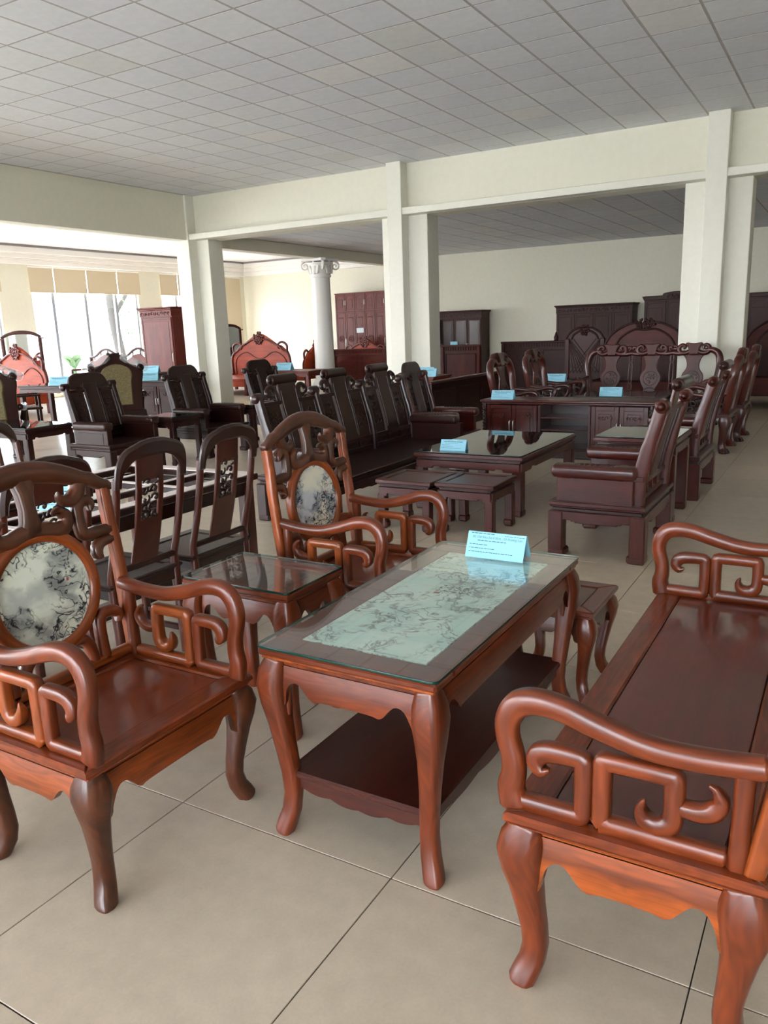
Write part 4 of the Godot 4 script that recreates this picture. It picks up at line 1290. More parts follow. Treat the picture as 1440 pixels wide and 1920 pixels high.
func arched_bed(label: String, at: Vector3, turn: float, W: float, H: float, L: float, m, md, lattice := false):
	var o = thing("arched_bed", label, "bed", at, turn)
	var hw = W * 0.5
	var z = -L * 0.5 + 0.04
	var sh = H - minf(0.46, W * 0.3)
	var arc = [Vector2(0, 0.1), Vector2(hw, 0.1), Vector2(hw, sh)]
	arc.append_array(crv([Vector2(hw, sh), Vector2(hw * 0.86, sh + (H - sh) * 0.38), Vector2(hw * 0.62, sh + (H - sh) * 0.70), Vector2(hw * 0.32, sh + (H - sh) * 0.90), Vector2(0, H - 0.06)], 4))
	var hb = part(G.new().prism(sym(arc), 0.05, 0.012, T(0, 0, z), true), "headboard", m, o)
	var pl = T(0, 0, z + 0.03)
	var g = G.new()
	for k in [1.0, 0.72]:
		scroll(g, pl, [[-hw * k, sh * (0.96 + 0.04 * k), 0.018], [-hw * 0.86 * k, sh + (H - sh) * 0.38 * k, 0.018], [-hw * 0.62 * k, sh + (H - sh) * 0.70 * k, 0.02], [-hw * 0.32 * k, sh + (H - sh) * 0.90 * k, 0.02], [0, sh + (H - sh - 0.06) * k, 0.02], [hw * 0.32 * k, sh + (H - sh) * 0.90 * k, 0.02], [hw * 0.62 * k, sh + (H - sh) * 0.70 * k, 0.02], [hw * 0.86 * k, sh + (H - sh) * 0.38 * k, 0.018], [hw * k, sh * (0.96 + 0.04 * k), 0.018]], 0.02, 4, 1.0, 8, 1.0)
	part(g, "arch_moulding", md, hb)
	g = G.new()
	carve(g, pl * T(0, H - 0.06, 0.012), W * 0.26, 0.2, 14, 5, 4, 0.018, true)
	part(g, "crest_carving", md, hb)
	if lattice:
		g = G.new()
		for k in 9:
			for s in [-1.0, 1.0]:
				var x0 = -hw * 0.8 + k * hw * 0.2
				var x1 = x0 + s * 0.5
				g.sweep([pl * Vector3(clampf(x0, -hw * 0.85, hw * 0.85), 0.55, 0), pl * Vector3(clampf(x1, -hw * 0.85, hw * 0.85), sh - 0.02, 0)], 0.008, 0.006, Vector3(0, 0, 1), 4)
		part(g, "lattice", md, hb)
	else:
		g = G.new()
		for s in [-1.0, 1.0]:
			g.box(Vector3(s * hw * 0.42, 0.66, z + 0.03), Vector3(hw * 0.72, 0.5, 0.02), 0.01)
		part(g, "panels", md, hb)
	for s in [-1.0, 1.0]:
		part(G.new().box(Vector3(s * (hw - 0.02), sh * 0.5, z), Vector3(0.09, sh, 0.09), 0.012), "corner_post", m, o)
		part(G.new().box(Vector3(s * (hw - 0.03), 0.34, 0), Vector3(0.04, 0.24, L - 0.1), 0.006), "side_rail", m, o)
		part(G.new().box(Vector3(s * (hw - 0.04), 0.26, L * 0.5 - 0.05), Vector3(0.09, 0.52, 0.09), 0.01), "leg", m, o)
	part(G.new().box(Vector3(0, 0.36, L * 0.5 - 0.05), Vector3(W - 0.12, 0.30, 0.04), 0.006), "footboard", m, o)
	part(G.new().box(Vector3(0, 0.42, 0), Vector3(W - 0.1, 0.03, L - 0.14), 0.004), "deck", md, o)
	return o

func wardrobe(label: String, at: Vector3, turn: float, W: float, H: float, D: float, n: int, style: String, m, mp):
	var o = thing("wardrobe", label, "wardrobe", at, turn)
	var g = G.new()
	part(G.new().bb(Vector3(-W * 0.5, 0.08, -D * 0.5), Vector3(W * 0.5, H - 0.06, D * 0.5 - 0.03), 0.005), "carcass", m, o)
	part(G.new().box(Vector3(0, 0.04, -0.01), Vector3(W - 0.04, 0.08, D - 0.06), 0.005), "plinth", mp, o)
	var y0 = 0.12
	var y1 = H - 0.24
	if style == "loft":
		y1 = H - 0.04
		part(G.new().box(Vector3(0, H - 0.02, 0), Vector3(W, 0.04, D - 0.01), 0.005), "top_board", m, o)
	elif style == "crown":
		var pr = sym([Vector2(0, 0.0), Vector2(W * 0.5, 0.0), Vector2(W * 0.5 + 0.03, 0.05), Vector2(W * 0.5 + 0.05, 0.10), Vector2(W * 0.24, 0.10)] + crv([Vector2(W * 0.22, 0.11), Vector2(W * 0.2, 0.16), Vector2(W * 0.1, 0.19), Vector2(0, 0.20)], 3))
		part(G.new().prism(pr, D + 0.04, 0.012, T(0, H - 0.17, 0), true), "cornice", m, o)
		g = G.new()
		carve(g, T(0, H - 0.08, D * 0.5 + 0.022), W * 0.3, 0.12, 31, 6, 2, 0.012)
		part(g, "cornice_carving", mp, o)
		y1 = H - 0.2
	else:
		part(G.new().box(Vector3(0, H - 0.02, 0.01), Vector3(W + 0.10, 0.035, D + 0.06), 0.010), "cornice", m, o)
		part(G.new().box(Vector3(0, H - 0.055, 0.005), Vector3(W + 0.05, 0.04, D + 0.02), 0.012), "cornice_moulding", m, o)
		var f = part(G.new().box(Vector3(0, H - 0.145, 0.0), Vector3(W + 0.01, 0.14, D - 0.01), 0.004), "frieze", m, o)
		g = G.new()
		carve(g, T(0, H - 0.145, D * 0.5), W * 0.96, 0.09, 33, maxi(4, int(W * 9)), 1, 0.01)
		part(g, "frieze_carving", mp, f)
	var dw = (W - 0.04) / n
	for k in n:
		var x = -W * 0.5 + 0.02 + dw * (k + 0.5)
		var hs = 1.0 if k % 2 == 0 else -1.0
		if n == 1: hs = 1.0
		if style == "loft":
			door_panel(o, "door", x, (y0 + 2.08) * 0.5, D * 0.5 - 0.018, dw - 0.006, 2.08 - y0, m, mp, hs, 50 + k, dw * 0.28, true, 0.16)
			door_panel(o, "loft_door", x, (2.1 + y1) * 0.5, D * 0.5 - 0.018, dw - 0.006, y1 - 2.1, m, mp, hs, 60 + k, dw * 0.25, false, 0.07)
			g = G.new()
			var R = []
			for q in 20:
				R.append(Vector3(x + cos(TAU * q / 20.0) * dw * 0.24, 1.25 + sin(TAU * q / 20.0) * dw * 0.26, D * 0.5 - 0.006))
			g.sweep(R, 0.012, 0.008, Vector3(0, 0, 1), 6, true)
			carve(g, T(x, 1.25, D * 0.5 - 0.006), dw * 0.34, dw * 0.34, 80 + k, 3, 3, 0.008)
			part(g, "rosette", mp, o)
		else:
			door_panel(o, "door", x, (y0 + y1) * 0.5, D * 0.5 - 0.018, dw - 0.008, y1 - y0, m, mp, hs, 50 + k, dw * 0.2 if style == "crown" else 0.0, false, 0.1)
	return o

func mirror_dresser(label: String, at: Vector3, turn: float, W: float, H: float, m, md):
	var o = thing("dresser", label, "dresser", at, turn)
	part(G.new().bb(Vector3(-W * 0.5, 0.06, -0.22), Vector3(W * 0.5, 0.74, 0.22), 0.006), "cabinet", m, o)
	part(G.new().bb(Vector3(-W * 0.5 + 0.03, 0.0, -0.2), Vector3(W * 0.5 - 0.03, 0.061, 0.19), 0.004), "plinth", md, o)
	part(G.new().box(Vector3(0, 0.755, 0), Vector3(W + 0.06, 0.03, 0.5), 0.008), "top", m, o)
	for i in 3:
		var d = part(G.new().box(Vector3(0, 0.19 + i * 0.22, 0.222), Vector3(W - 0.08, 0.20, 0.02), 0.008), "drawer", md, o)
		for s in [-1.0, 1.0]:
			var g = G.new()
			g.sweep([Vector3(s * W * 0.25, 0.19 + i * 0.22, 0.23), Vector3(s * W * 0.25, 0.19 + i * 0.22, 0.26)], 0.014, 0.014, Vector3(0, 1, 0), 8, false, 1.0)
			part(g, "knob", M.steel, d)
	var hw = W * 0.46
	var y0 = 0.8
	var g = G.new()
	for s in [-1.0, 1.0]:
		g.sweep([Vector3(s * hw, y0, -0.18), Vector3(s * hw, H - 0.2, -0.18)], 0.045, 0.03, Vector3(0, 0, 1), 10, false, 0.6)
		g.box(Vector3(s * (hw + 0.03), H - 0.18, -0.18), Vector3(0.14, 0.035, 0.10), 0.008)
	scroll(g, T(0, 0, -0.18), [[-hw - 0.02, H - 0.15, 0.035], [-hw * 0.6, H - 0.06, 0.045], [0, H - 0.03, 0.05], [hw * 0.6, H - 0.06, 0.045], [hw + 0.02, H - 0.15, 0.035]], 0.03, 4)
	g.box(Vector3(0, y0 + 0.03, -0.18), Vector3(W * 0.9, 0.07, 0.06), 0.008)
	var f = part(g, "mirror_frame", m, o)
	var mp = sym([Vector2(0, y0 + 0.06), Vector2(hw - 0.03, y0 + 0.06), Vector2(hw - 0.03, H - 0.18)] + crv([Vector2(hw - 0.04, H - 0.16), Vector2(hw * 0.6, H - 0.09), Vector2(0, H - 0.07)], 3))
	part(G.new().prism(mp, 0.01, 0.001, T(0, 0, -0.175)), "mirror", M.mirror, f)
	return o

func upholstered_chair(label: String, at: Vector3, turn: float, wrap: bool, group := ""):
	var o = thing("upholstered_armchair", label, "armchair", at, turn, group)
	var md = M.black_wood
	for s in [[-1, 1], [1, 1], [-1, -1], [1, -1]]:
		var l = part(cabriole(0.34, s[0], s[1], 1.4), "leg", md, o)
		l.position = Vector3(0.34 * s[0], 0, 0.28 * s[1])
	part(G.new().box(Vector3(0, 0.36, 0), Vector3(0.80, 0.10, 0.68), 0.012), "seat_frame", md, o)
	part(G.new().box(Vector3(0, 0.46, 0.03), Vector3(0.64, 0.13, 0.60), 0.04), "seat_cushion", M.brocade, o)
	# crested back frame, leaning
	var pl = T(0, 0.40, -0.29, 0, -10)
	var fr = [Vector2(0, 0.0), Vector2(0.36, 0.0)]
	fr.append_array(crv([Vector2(0.36, 0.05), Vector2(0.37, 0.4), Vector2(0.40, 0.62), Vector2(0.34, 0.70), Vector2(0.22, 0.74), Vector2(0.13, 0.83), Vector2(0.06, 0.90), Vector2(0, 0.92)], 3))
	var b = part(G.new().prism(sym(fr), 0.07, 0.015, pl), "back_frame", md, o)
	for s in [1.0, -1.0]:
		var pad = [Vector2(0, 0.10), Vector2(0.22, 0.10), Vector2(0.22, 0.45)]
		pad.append_array(crv([Vector2(0.22, 0.48), Vector2(0.24, 0.58), Vector2(0.20, 0.68), Vector2(0.10, 0.74), Vector2(0, 0.76)], 3))
		part(G.new().prism(sym(pad), 0.05, 0.02, pl * T(0, 0, s * 0.025)), "back_cushion", M.brocade, b)
	var g = G.new()
	carve(g, pl * T(0, 0.86, 0.03), 0.2, 0.12, 22, 4, 2, 0.018)
	part(g, "crest_carving", md, b)
	for s in [-1.0, 1.0]:
		g = G.new()
		roll(g, pl * Vector3(s * 0.36, 0.70, -0.10), pl * Vector3(s * 0.36, 0.70, 0.10), 0.055)
		part(g, "shoulder_roll", md, b)
		g = G.new()
		g.sweep([Vector3(s * 0.39, 0.66, -0.30), Vector3(s * 0.42, 0.63, -0.05), Vector3(s * 0.42, 0.64, 0.18), Vector3(s * 0.40, 0.58, 0.30), Vector3(s * 0.38, 0.46, 0.28), Vector3(s * 0.38, 0.38, 0.29)], 0.045, 0.045, Vector3(1, 0, 0), 10, false, 0.9)
		part(g, "armrest", md, o)
		if wrap:
			g = G.new()
			var P = []
			var Wd = []
			for k in 6:
				P.append(pl * Vector3(s * (0.10 + k * 0.07), 0.86 - k * 0.035 - 0.012 * (k % 2), 0.0))
				Wd.append(0.055 + 0.012 * (k % 2))
			g.sweep(P, Wd, 0.075, pl.basis.z, 8, false, 0.9)
			part(g, "plastic_wrap", M.plastic, o)
	return o

func daybed(label: String, at: Vector3, turn: float, W: float, m, md):
	var o = thing("daybed", label, "daybed", at, turn)
	var hw = W * 0.5
	for s in [[-1, 1], [1, 1], [-1, -1], [1, -1]]:
		var hgt = 0.45 if s[1] > 0 else 1.05
		part(G.new().box(Vector3(s[0] * (hw - 0.04), hgt * 0.5, s[1] * 0.34), Vector3(0.07, hgt, 0.07), 0.01), "leg", m, o)
	part(G.new().box(Vector3(0, 0.40, 0), Vector3(W, 0.10, 0.74), 0.012), "seat_frame", m, o)
	part(G.new().box(Vector3(0, 0.49, 0.02), Vector3(W - 0.1, 0.08, 0.66), 0.03), "seat_cushion", M.tag_white, o)
	for k in 2:
		var c = (k - 0.5) * hw
		var g = G.new()
		scroll(g, T(0, 0, -0.34), [[c - hw * 0.5, 1.02, 0.03], [c - hw * 0.3, 1.06, 0.03], [c - hw * 0.1, 1.20, 0.032], [c + hw * 0.08, 1.24, 0.034], [c + hw * 0.28, 1.14, 0.03], [c + hw * 0.5, 1.03, 0.03]], 0.03, 4)
		var rail = part(g, "top_rail", m, o)
		var pan = [Vector2(c - hw * 0.46, 0.5), Vector2(c + hw * 0.46, 0.5)] + crv([Vector2(c + hw * 0.46, 0.92), Vector2(c + hw * 0.26, 0.98), Vector2(c + hw * 0.08, 1.10), Vector2(c - hw * 0.1, 1.07), Vector2(c - hw * 0.3, 0.95), Vector2(c - hw * 0.46, 0.90)], 3)
		part(G.new().prism(pan, 0.03, 0.008, T(0, 0, -0.34)), "back_panel", md, o)
		for q in 4:
			var x = c - hw * 0.34 + q * hw * 0.22
			g = G.new()
			g.X = T(x, 0.93 + [0.02, 0.10, 0.16, 0.10][q] * 0.9, -0.34)
			g.lathe([[0.012, 0.0], [0.022, 0.03], [0.012, 0.06], [0.02, 0.10], [0.012, 0.13]], 10)
			part(g, "spindle", m, rail)
	for s in [-1.0, 1.0]:
		part(G.new().box(Vector3(s * (hw - 0.04), 0.72, 0), Vector3(0.06, 0.06, 0.7), 0.012), "armrest", m, o)
		part(G.new().box(Vector3(s * (hw - 0.04), 0.58, 0.33), Vector3(0.06, 0.26, 0.06), 0.012), "arm_post", m, o)
	return o

func plain_table(called: String, label: String, at: Vector3, sx: float, sz: float, h: float, m, md, glass = null, category := "table"):
	return quan_table(called, label, at, sx, sz, h, m, md, glass, "", category)

func make_far():
	# wardrobes against the long back wall
	wardrobe("tall rose wardrobe with arched carved doors and loft row, behind white column", Vector3(-13.42, 0, -21.8), 0, 1.86, 2.66, 0.6, 5, "loft", M.rose, M.rose)
	wardrobe("dark four-door wardrobe with carved frieze beside square column", Vector3(-10.2, 0, -21.85), 0, 1.75, 1.96, 0.6, 4, "frieze", M.brown, M.maroon_dark)
	wardrobe("wide dark wardrobe with four plain doors on back wall", Vector3(-6.08, 0, -21.85), 0, 2.05, 1.97, 0.6, 4, "frieze", M.brown, M.brown)
	wardrobe("brown wardrobe with raised crown cornice partly behind square column", Vector3(-3.95, 0, -21.85), 0, 1.62, 2.16, 0.6, 3, "crown", M.brown, M.brown)
	wardrobe("brown wardrobe with curved crown seen past the square column", Vector3(-1.5, 0, -21.85), 0, 1.62, 2.12, 0.6, 2, "crown", M.brown, M.brown)
	solo(G.new().box(Vector3(0, 0.85, 0), Vector3(0.22, 1.7, 0.012), 0.003), "blue_sheet", M.blue, "narrow bright blue sheet leaning on dark four-door wardrobe", "sheet", Vector3(-10.72, 0, -21.46))
	# beds in the back hall
	panel_bed("rose panelled bed end with dentil row in front of tall wardrobe", Vector3(-11.95, 0, -19.55), 0, 1.72, 1.0, 1.1, 2, M.rose, M.rose, "panelled beds")
	panel_bed("red panelled bed end next to the square column", Vector3(-7.06, 0, -16.2), 0, 0.86, 1.14, 2.0, 1, M.bed_red, M.bed_dark, "panelled beds")
	panel_bed("wide dark panelled bed end behind vase-splat armchairs", Vector3(-5.62, 0, -16.9), 0, 1.62, 1.16, 1.9, 2, M.bed_dark, M.bed_dark, "panelled beds")
	arched_bed("dark bed with carved crest and lattice headboard", Vector3(-4.45, 0, -14.55), 0, 0.72, 1.42, 1.5, M.brown, M.bed_dark, true)
	arched_bed("red bed with arched headboard and carved crest behind vase sofa", Vector3(-3.25, 0, -14.2), 0, 1.45, 1.50, 1.5, M.bed_red, M.bed_dark)
	arched_bed("red arched bed glimpsed past the square column", Vector3(-0.95, 0, -15.2), 0, 1.5, 1.50, 1.6, M.bed_red, M.bed_dark)
	# a long dark bench back running away behind the headrest armchair
	var o = thing("long_bench", "long dark bench with high plain back behind the headrest armchair", "bench", Vector3(-5.25, 0, -11.0), 0)
	part(G.new().box(Vector3(0.26, 0.40, 0), Vector3(0.05, 0.70, 2.5), 0.006), "back_board", M.black_wood, o)
	part(G.new().box(Vector3(0.26, 0.765, 0), Vector3(0.09, 0.04, 2.56), 0.012), "top_rail", M.maroon, o)
	part(G.new().box(Vector3(0, 0.40, 0), Vector3(0.56, 0.06, 2.5), 0.006), "seat", M.black_wood, o)
	for s in [[-1, 1], [1, 1], [-1, -1], [1, -1]]:
		part(G.new().box(Vector3(s[0] * 0.24, 0.185, s[1] * 1.18), Vector3(0.08, 0.37, 0.08), 0.008), "leg", M.black_wood, o)
	for k in 3:
		part(G.new().box(Vector3(0.289, 0.42, -0.82 + k * 0.82), Vector3(0.012, 0.46, 0.7), 0.005), "back_inset", M.maroon_dark, o)
	plain_table("square_table", "orange-brown carved table holding two blue signs by square column", Vector3(-6.25, 0, -12.0), 0.7, 0.7, 0.72, M.orange_dark, M.orange_dark)
	# left part by the windows
	wardrobe("single-door pale red wardrobe with dark side before the windows", Vector3(-14.2, 0, -14.0), 0, 1.02, 2.2, 0.66, 1, "frieze", M.rose, M.rose)
	var gb = "orange carved beds"
	ornate_bed("orange carved bed with crested headboard by the big window", Vector3(-15.72, 0, -10.1), 0, 1.8, 1.43, 1.9, M.orange, M.rose, false, gb)
	ornate_bed("orange carved bed with crested headboard beside white column", Vector3(-14.0, 0, -16.3), 0, 2.0, 1.52, 1.9, M.orange, M.rose, false, gb)
	ornate_bed("orange carved bed seen end-on against the white column", Vector3(-13.5, 0, -18.2), -90, 1.3, 1.22, 1.5, M.orange, M.orange_dark, true, gb)
	ornate_bed("orange carved bed peeping over the rose panelled bed end", Vector3(-13.05, 0, -20.75), 0, 1.5, 1.25, 0.9, M.orange, M.orange_dark, false, gb)
	mirror_dresser("dark dresser with arched mirror against the window wall", Vector3(-17.75, 0, -12.55), 42, 0.95, 1.78, M.brown, M.brown)
	mirror_dresser("narrow dark dresser with tall mirror in the window corner", Vector3(-17.6, 0, -20.2), 60, 0.8, 1.84, M.brown, M.brown)
	daybed("wooden daybed with wavy spindle back under the window", Vector3(-17.1, 0, -14.75), 0, 2.5, M.brown, M.rose)
	var ga = "upholstered armchairs in plastic wrap"
	upholstered_chair("gold brocade armchair with crested black frame behind black armchairs", Vector3(-10.1, 0, -8.75), 232, true, ga)
	upholstered_chair("gold brocade armchair at the picture's left edge", Vector3(-10.2, 0, -6.62), 232, true, ga)
	plain_table("dark_desk", "dark desk with blue sign near the orange bed", Vector3(-12.3, 0, -9.4), 1.5, 0.7, 0.74, M.brown, M.black_wood, M.glass_dark)
	plain_table("dark_cabinet_table", "dark table with blue sign beside single-door wardrobe", Vector3(-13.3, 0, -12.2), 1.5, 0.6, 0.78, M.brown, M.black_wood)
	sideboard("dark two-door sideboard between brocade armchair and black armchair", Vector3(-10.9, 0, -10.6), 1.3, 0.5, 0.74)
	plain_table("long_red_table", "long reddish table with pale top before the orange bed", Vector3(-11.1, 0, -14.6), 1.7, 0.8, 0.68, M.rose, M.rose)
	# desk chair by the left edge
	side_chair("plain dark wooden chair in front of the orange bed", Vector3(-11.75, 0, -8.25), 150)
	# a chair wrapped in plastic at the right edge
	var w = quan_seat("wrapped_armchair", "dark armchair wrapped in clear plastic at the picture's right edge", "armchair", Vector3(0.16, 0, -6.45), 90, 0.8, 0.7, 1, "carved", M.black_wood, M.black_wood, M.black_wood)
	part(plastic_film(0.47, 0.52, 0.30, 1.22, 3), "plastic_wrap", M.plastic, w)

# a crumpled clear sheet pulled down over a chair
func plastic_film(hx: float, hz: float, y0: float, y1: float, seed_: int) -> G:
	var g = G.new()
	var rr = RandomNumberGenerator.new()
	rr.seed = seed_
	var rows = 9
	var m = 30
	var pts = []
	for r in rows + 1:
		var f = float(r) / rows
		var ring = []
		for k in m:
			var a = TAU * k / m
			var c = cos(a)
			var s = sin(a)
			var shrink = 1.0 - 0.28 * f
			var x = signf(c) * pow(absf(c), 0.45) * hx * shrink
			var z = signf(s) * pow(absf(s), 0.45) * hz * (1.0 - 0.55 * f) - 0.20 * f
			var y = lerpf(y0, y1, f) + rr.randf_range(-0.02, 0.02) - (0.10 * f * f if r == rows else 0.0)
			ring.append(Vector3(x * rr.randf_range(0.95, 1.04), y, z + rr.randf_range(-0.025, 0.025)))
		pts.append(ring)
	for r in rows:
		for k in m:
			var a: Vector3 = pts[r][k]
			var b: Vector3 = pts[r][(k + 1) % m]
			var c: Vector3 = pts[r + 1][(k + 1) % m]
			var d: Vector3 = pts[r + 1][k]
			for t in [[a, b, c], [a, c, d]]:
				var q: Vector3 = (t[1] - t[0]).cross(t[2] - t[0]).normalized()
				if q.dot(t[0] - Vector3(0, t[0].y, 0)) < 0.0:
					q = -q
				g.flat(t, q, [Vector2(0, 0), Vector2(1, 0), Vector2(1, 1)])
	var top = Vector3(0, y1 - 0.03, -0.20)
	for k in m:
		g.flat([pts[rows][k], pts[rows][(k + 1) % m], top], Vector3.UP, [Vector2(0, 0), Vector2(1, 0), Vector2(1, 1)])
	return g

func sideboard(label: String, at: Vector3, W: float, D: float, H: float):
	var o = thing("sideboard", label, "sideboard", at)
	part(G.new().bb(Vector3(-W * 0.5, 0.08, -D * 0.5), Vector3(W * 0.5, H - 0.03, D * 0.5 - 0.03), 0.005), "carcass", M.brown, o)
	part(G.new().box(Vector3(0, H - 0.015, 0), Vector3(W + 0.06, 0.03, D + 0.02), 0.008), "top", M.black_wood, o)
	part(G.new().box(Vector3(0, 0.04, -0.01), Vector3(W - 0.06, 0.08, D - 0.08), 0.004), "plinth", M.black_wood, o)
	for k in 2:
		door_panel(o, "door", (k - 0.5) * W * 0.5, H * 0.5, D * 0.5 - 0.018, W * 0.5 - 0.02, H - 0.2, M.brown, M.brown, 1.0 if k == 0 else -1.0, 90 + k)
	return o

func side_chair(label: String, at: Vector3, turn: float):
	var o = thing("side_chair", label, "chair", at, turn)
	for s in [-1.0, 1.0]:
		part(G.new().sweep([Vector3(s * 0.21, 0, -0.2), Vector3(s * 0.21, 0.45, -0.2), Vector3(s * 0.21, 1.05, -0.28)], 0.022, 0.022, Vector3(1, 0, 0), 8, false, 0.5), "back_post", M.black_wood, o)
		part(G.new().box(Vector3(s * 0.21, 0.22, 0.2), Vector3(0.045, 0.44, 0.045), 0.006), "leg", M.black_wood, o)
		part(G.new().box(Vector3(s * 0.23, 0.66, 0.0), Vector3(0.045, 0.035, 0.46), 0.008), "armrest", M.black_wood, o)
		part(G.new().box(Vector3(s * 0.23, 0.55, 0.2), Vector3(0.04, 0.2, 0.04), 0.006), "arm_post", M.black_wood, o)
	part(G.new().box(Vector3(0, 0.45, 0), Vector3(0.5, 0.04, 0.48), 0.008), "seat", M.black_wood, o)
	part(G.new().box(Vector3(0, 1.04, -0.28), Vector3(0.5, 0.07, 0.03), 0.008), "top_rail", M.black_wood, o)
	part(G.new().box(Vector3(0, 0.75, -0.24), Vector3(0.13, 0.56, 0.016), 0.004), "splat", M.black_wood, o)

# ---------------------------------------------------------------- folded price signs
var sign_mesh := []

func price_sign(label: String, at: Vector3, turn: float, s := 1.0, words := ""):
	var o = thing("price_sign", label, "sign", at, turn, "folded blue price signs")
	var h = 0.098 * s
	var w = 0.24 * s
	var d = 0.045 * s
	var ang = rad_to_deg(atan2(d, h))
	for q in [1.0, -1.0]:
		var g = G.new()
		g.X = T(0, 0, 0, 0.0 if q > 0 else 180.0) * T(0, 0, d, 0, -ang)
		g.box(Vector3(0, h * 0.51, 0), Vector3(w, h * 1.05, 0.0012), 0.0003)
		var leaf = part(g, "front_leaf" if q > 0 else "back_leaf", M.paper, o)
		if q > 0:
			var p = G.new()
			var X: Transform3D = T(0, 0, d, 0, -ang)
			p.X = X
			# small print as fine dashes
			var rr = RandomNumberGenerator.new()
			rr.seed = 7
			for row in [[0.93, -0.44, -0.05, 0.022], [0.90, 0.14, 0.44, 0.016], [0.66, -0.32, 0.14, 0.022], [0.50, -0.45, -0.2, 0.02], [0.36, -0.45, -0.02, 0.02], [0.22, -0.45, 0.30, 0.02]] + ([] if words else [[0.78, -0.38, 0.36, 0.05]]):
				var x: float = row[1] * w
				while x < row[2] * w:
					var L = rr.randf_range(0.005, 0.017) * s
					p.box(Vector3(x + L * 0.5, h * 1.05 * row[0], 0.0008), Vector3(L, row[3] * h * 1.3, 0.0003), 0.0001)
					x += L + 0.0028 * s
			part(p, "small_print", M.print, leaf)
			if words:
				var tm = TextMesh.new()
				var f = SystemFont.new()
				f.font_names = PackedStringArray(["Droid Serif"])
				f.font_italic = true
				tm.font = f
				tm.text = words
				tm.font_size = 32
				tm.pixel_size = 0.00036 * s
				tm.depth = 0.0003
				tm.material = M.print
				var ti = MeshInstance3D.new()
				ti.mesh = tm
				ti.name = "title"
				leaf.add_child(ti, true)
				ti.transform = X * Transform3D(Basis(), Vector3(0.004, h * 0.83, 0.0009))
				# the tone marks that the typeface lacks
				var total: float = f.get_string_size(words, HORIZONTAL_ALIGNMENT_LEFT, -1, 32).x
				var mk = G.new()
				mk.X = X
				for q2 in [[1, 0], [6, 1], [23, 2], [26, 3], [27, 3]]:
					var a: float = f.get_string_size(words.substr(0, q2[0]), HORIZONTAL_ALIGNMENT_LEFT, -1, 32).x
					var b: float = f.get_string_size(words.substr(0, q2[0] + 1), HORIZONTAL_ALIGNMENT_LEFT, -1, 32).x
					var ps: float = 0.00036 * s
					var mx: float = 0.004 + ((a + b) * 0.5 - total * 0.5) * ps
					var my: float = h * 0.83
					if q2[1] == 0:
						mk.box(Vector3(mx, my - 15 * ps, 0.0009), Vector3(2.5 * ps, 2.5 * ps, 0.0003), 0.00005)
					elif q2[1] == 1:
						mk.sweep([Vector3(mx + 3 * ps, my + 13 * ps, 0.0009), Vector3(mx + 7 * ps, my + 17 * ps, 0.0009)], 1.0 * ps, 0.0002, Vector3(0, 0, 1), 4)
					elif q2[1] == 2:
						mk.sweep([Vector3(mx - 5 * ps, my + 16 * ps, 0.0009), Vector3(mx - 2 * ps, my + 18 * ps, 0.0009), Vector3(mx + 2 * ps, my + 16.5 * ps, 0.0009), Vector3(mx + 5 * ps, my + 18.5 * ps, 0.0009)], 0.9 * ps, 0.0002, Vector3(0, 0, 1), 4)
					else:
						mk.sweep([Vector3(mx + 6 * ps, my + 5 * ps, 0.0009), Vector3(mx + 9 * ps, my + 7 * ps, 0.0009), Vector3(mx + 9 * ps, my + 10 * ps, 0.0009)], 0.9 * ps, 0.0002, Vector3(0, 0, 1), 4)
				part(mk, "tone_marks", M.print, leaf)
	return o

func make_signs():
	price_sign("blue price sign on the marble coffee table", Vector3(-1.13, 0.633, -2.755), 0, 1.0, "Bô Ghê Bàn Đá 8 Món - Gô Huong Lào")
	price_sign("blue price sign on the low black-glass table", Vector3(-2.83, 0.50, -5.95), 4, 0.95)
	price_sign("blue price sign lying on the lattice dining table", Vector3(-3.16, 0.7485, -2.33), 20, 1.1)
	price_sign("blue price sign at the end of the media console", Vector3(-3.5, 0.66, -8.72), 0, 1.15)
	price_sign("blue price sign on the tea table before vase sofa", Vector3(-2.53, 0.61, -9.85), 0, 1.15)
	price_sign("blue price sign on small table beside vase-splat armchairs", Vector3(-3.79, 0.661, -11.56), 0, 1.2)
	price_sign("larger blue sign on table by the square column, in front", Vector3(-6.07, 0.721, -11.76), 10, 1.4)
	price_sign("larger blue sign on table by the square column, at back", Vector3(-6.33, 0.721, -12.2), 0, 1.4)
	price_sign("blue sign on the dark desk near the orange bed", Vector3(-12.1, 0.751, -9.25), 20, 1.6)
	price_sign("blue sign on dark table beside single-door wardrobe", Vector3(-12.95, 0.78, -12.2), 20, 1.6)
	price_sign("blue sign on the two-door sideboard", Vector3(-11.2, 0.7425, -10.5), 30, 1.4)
	price_sign("blue sign on the long reddish table before orange bed", Vector3(-11.2, 0.68, -14.6), 0, 1.8)
	solo(G.new().box(Vector3(0, 0, 0), Vector3(0.26, 0.15, 0.004), 0.001), "price_tag", M.tag_white, "white paper tag stuck on the tall rose wardrobe", "tag", Vector3(-13.42, 1.5, -21.486))
	solo(G.new().box(Vector3(0, 0, 0), Vector3(0.24, 0.16, 0.004), 0.001), "price_tag", M.paper, "blue paper tag stuck on dark four-door wardrobe", "tag", Vector3(-10.2, 1.0, -21.54))

# ---------------------------------------------------------------- the hall
const CAM := Vector3(0, 1.5142, 0)
const XL := -18.64
const XR := 5.2
const ZB := -22.25
const ZF := 7.2
const XB := -12.1
const HC := 4.3235
const HS := 3.62
const HL := 3.92
var cam: Camera3D

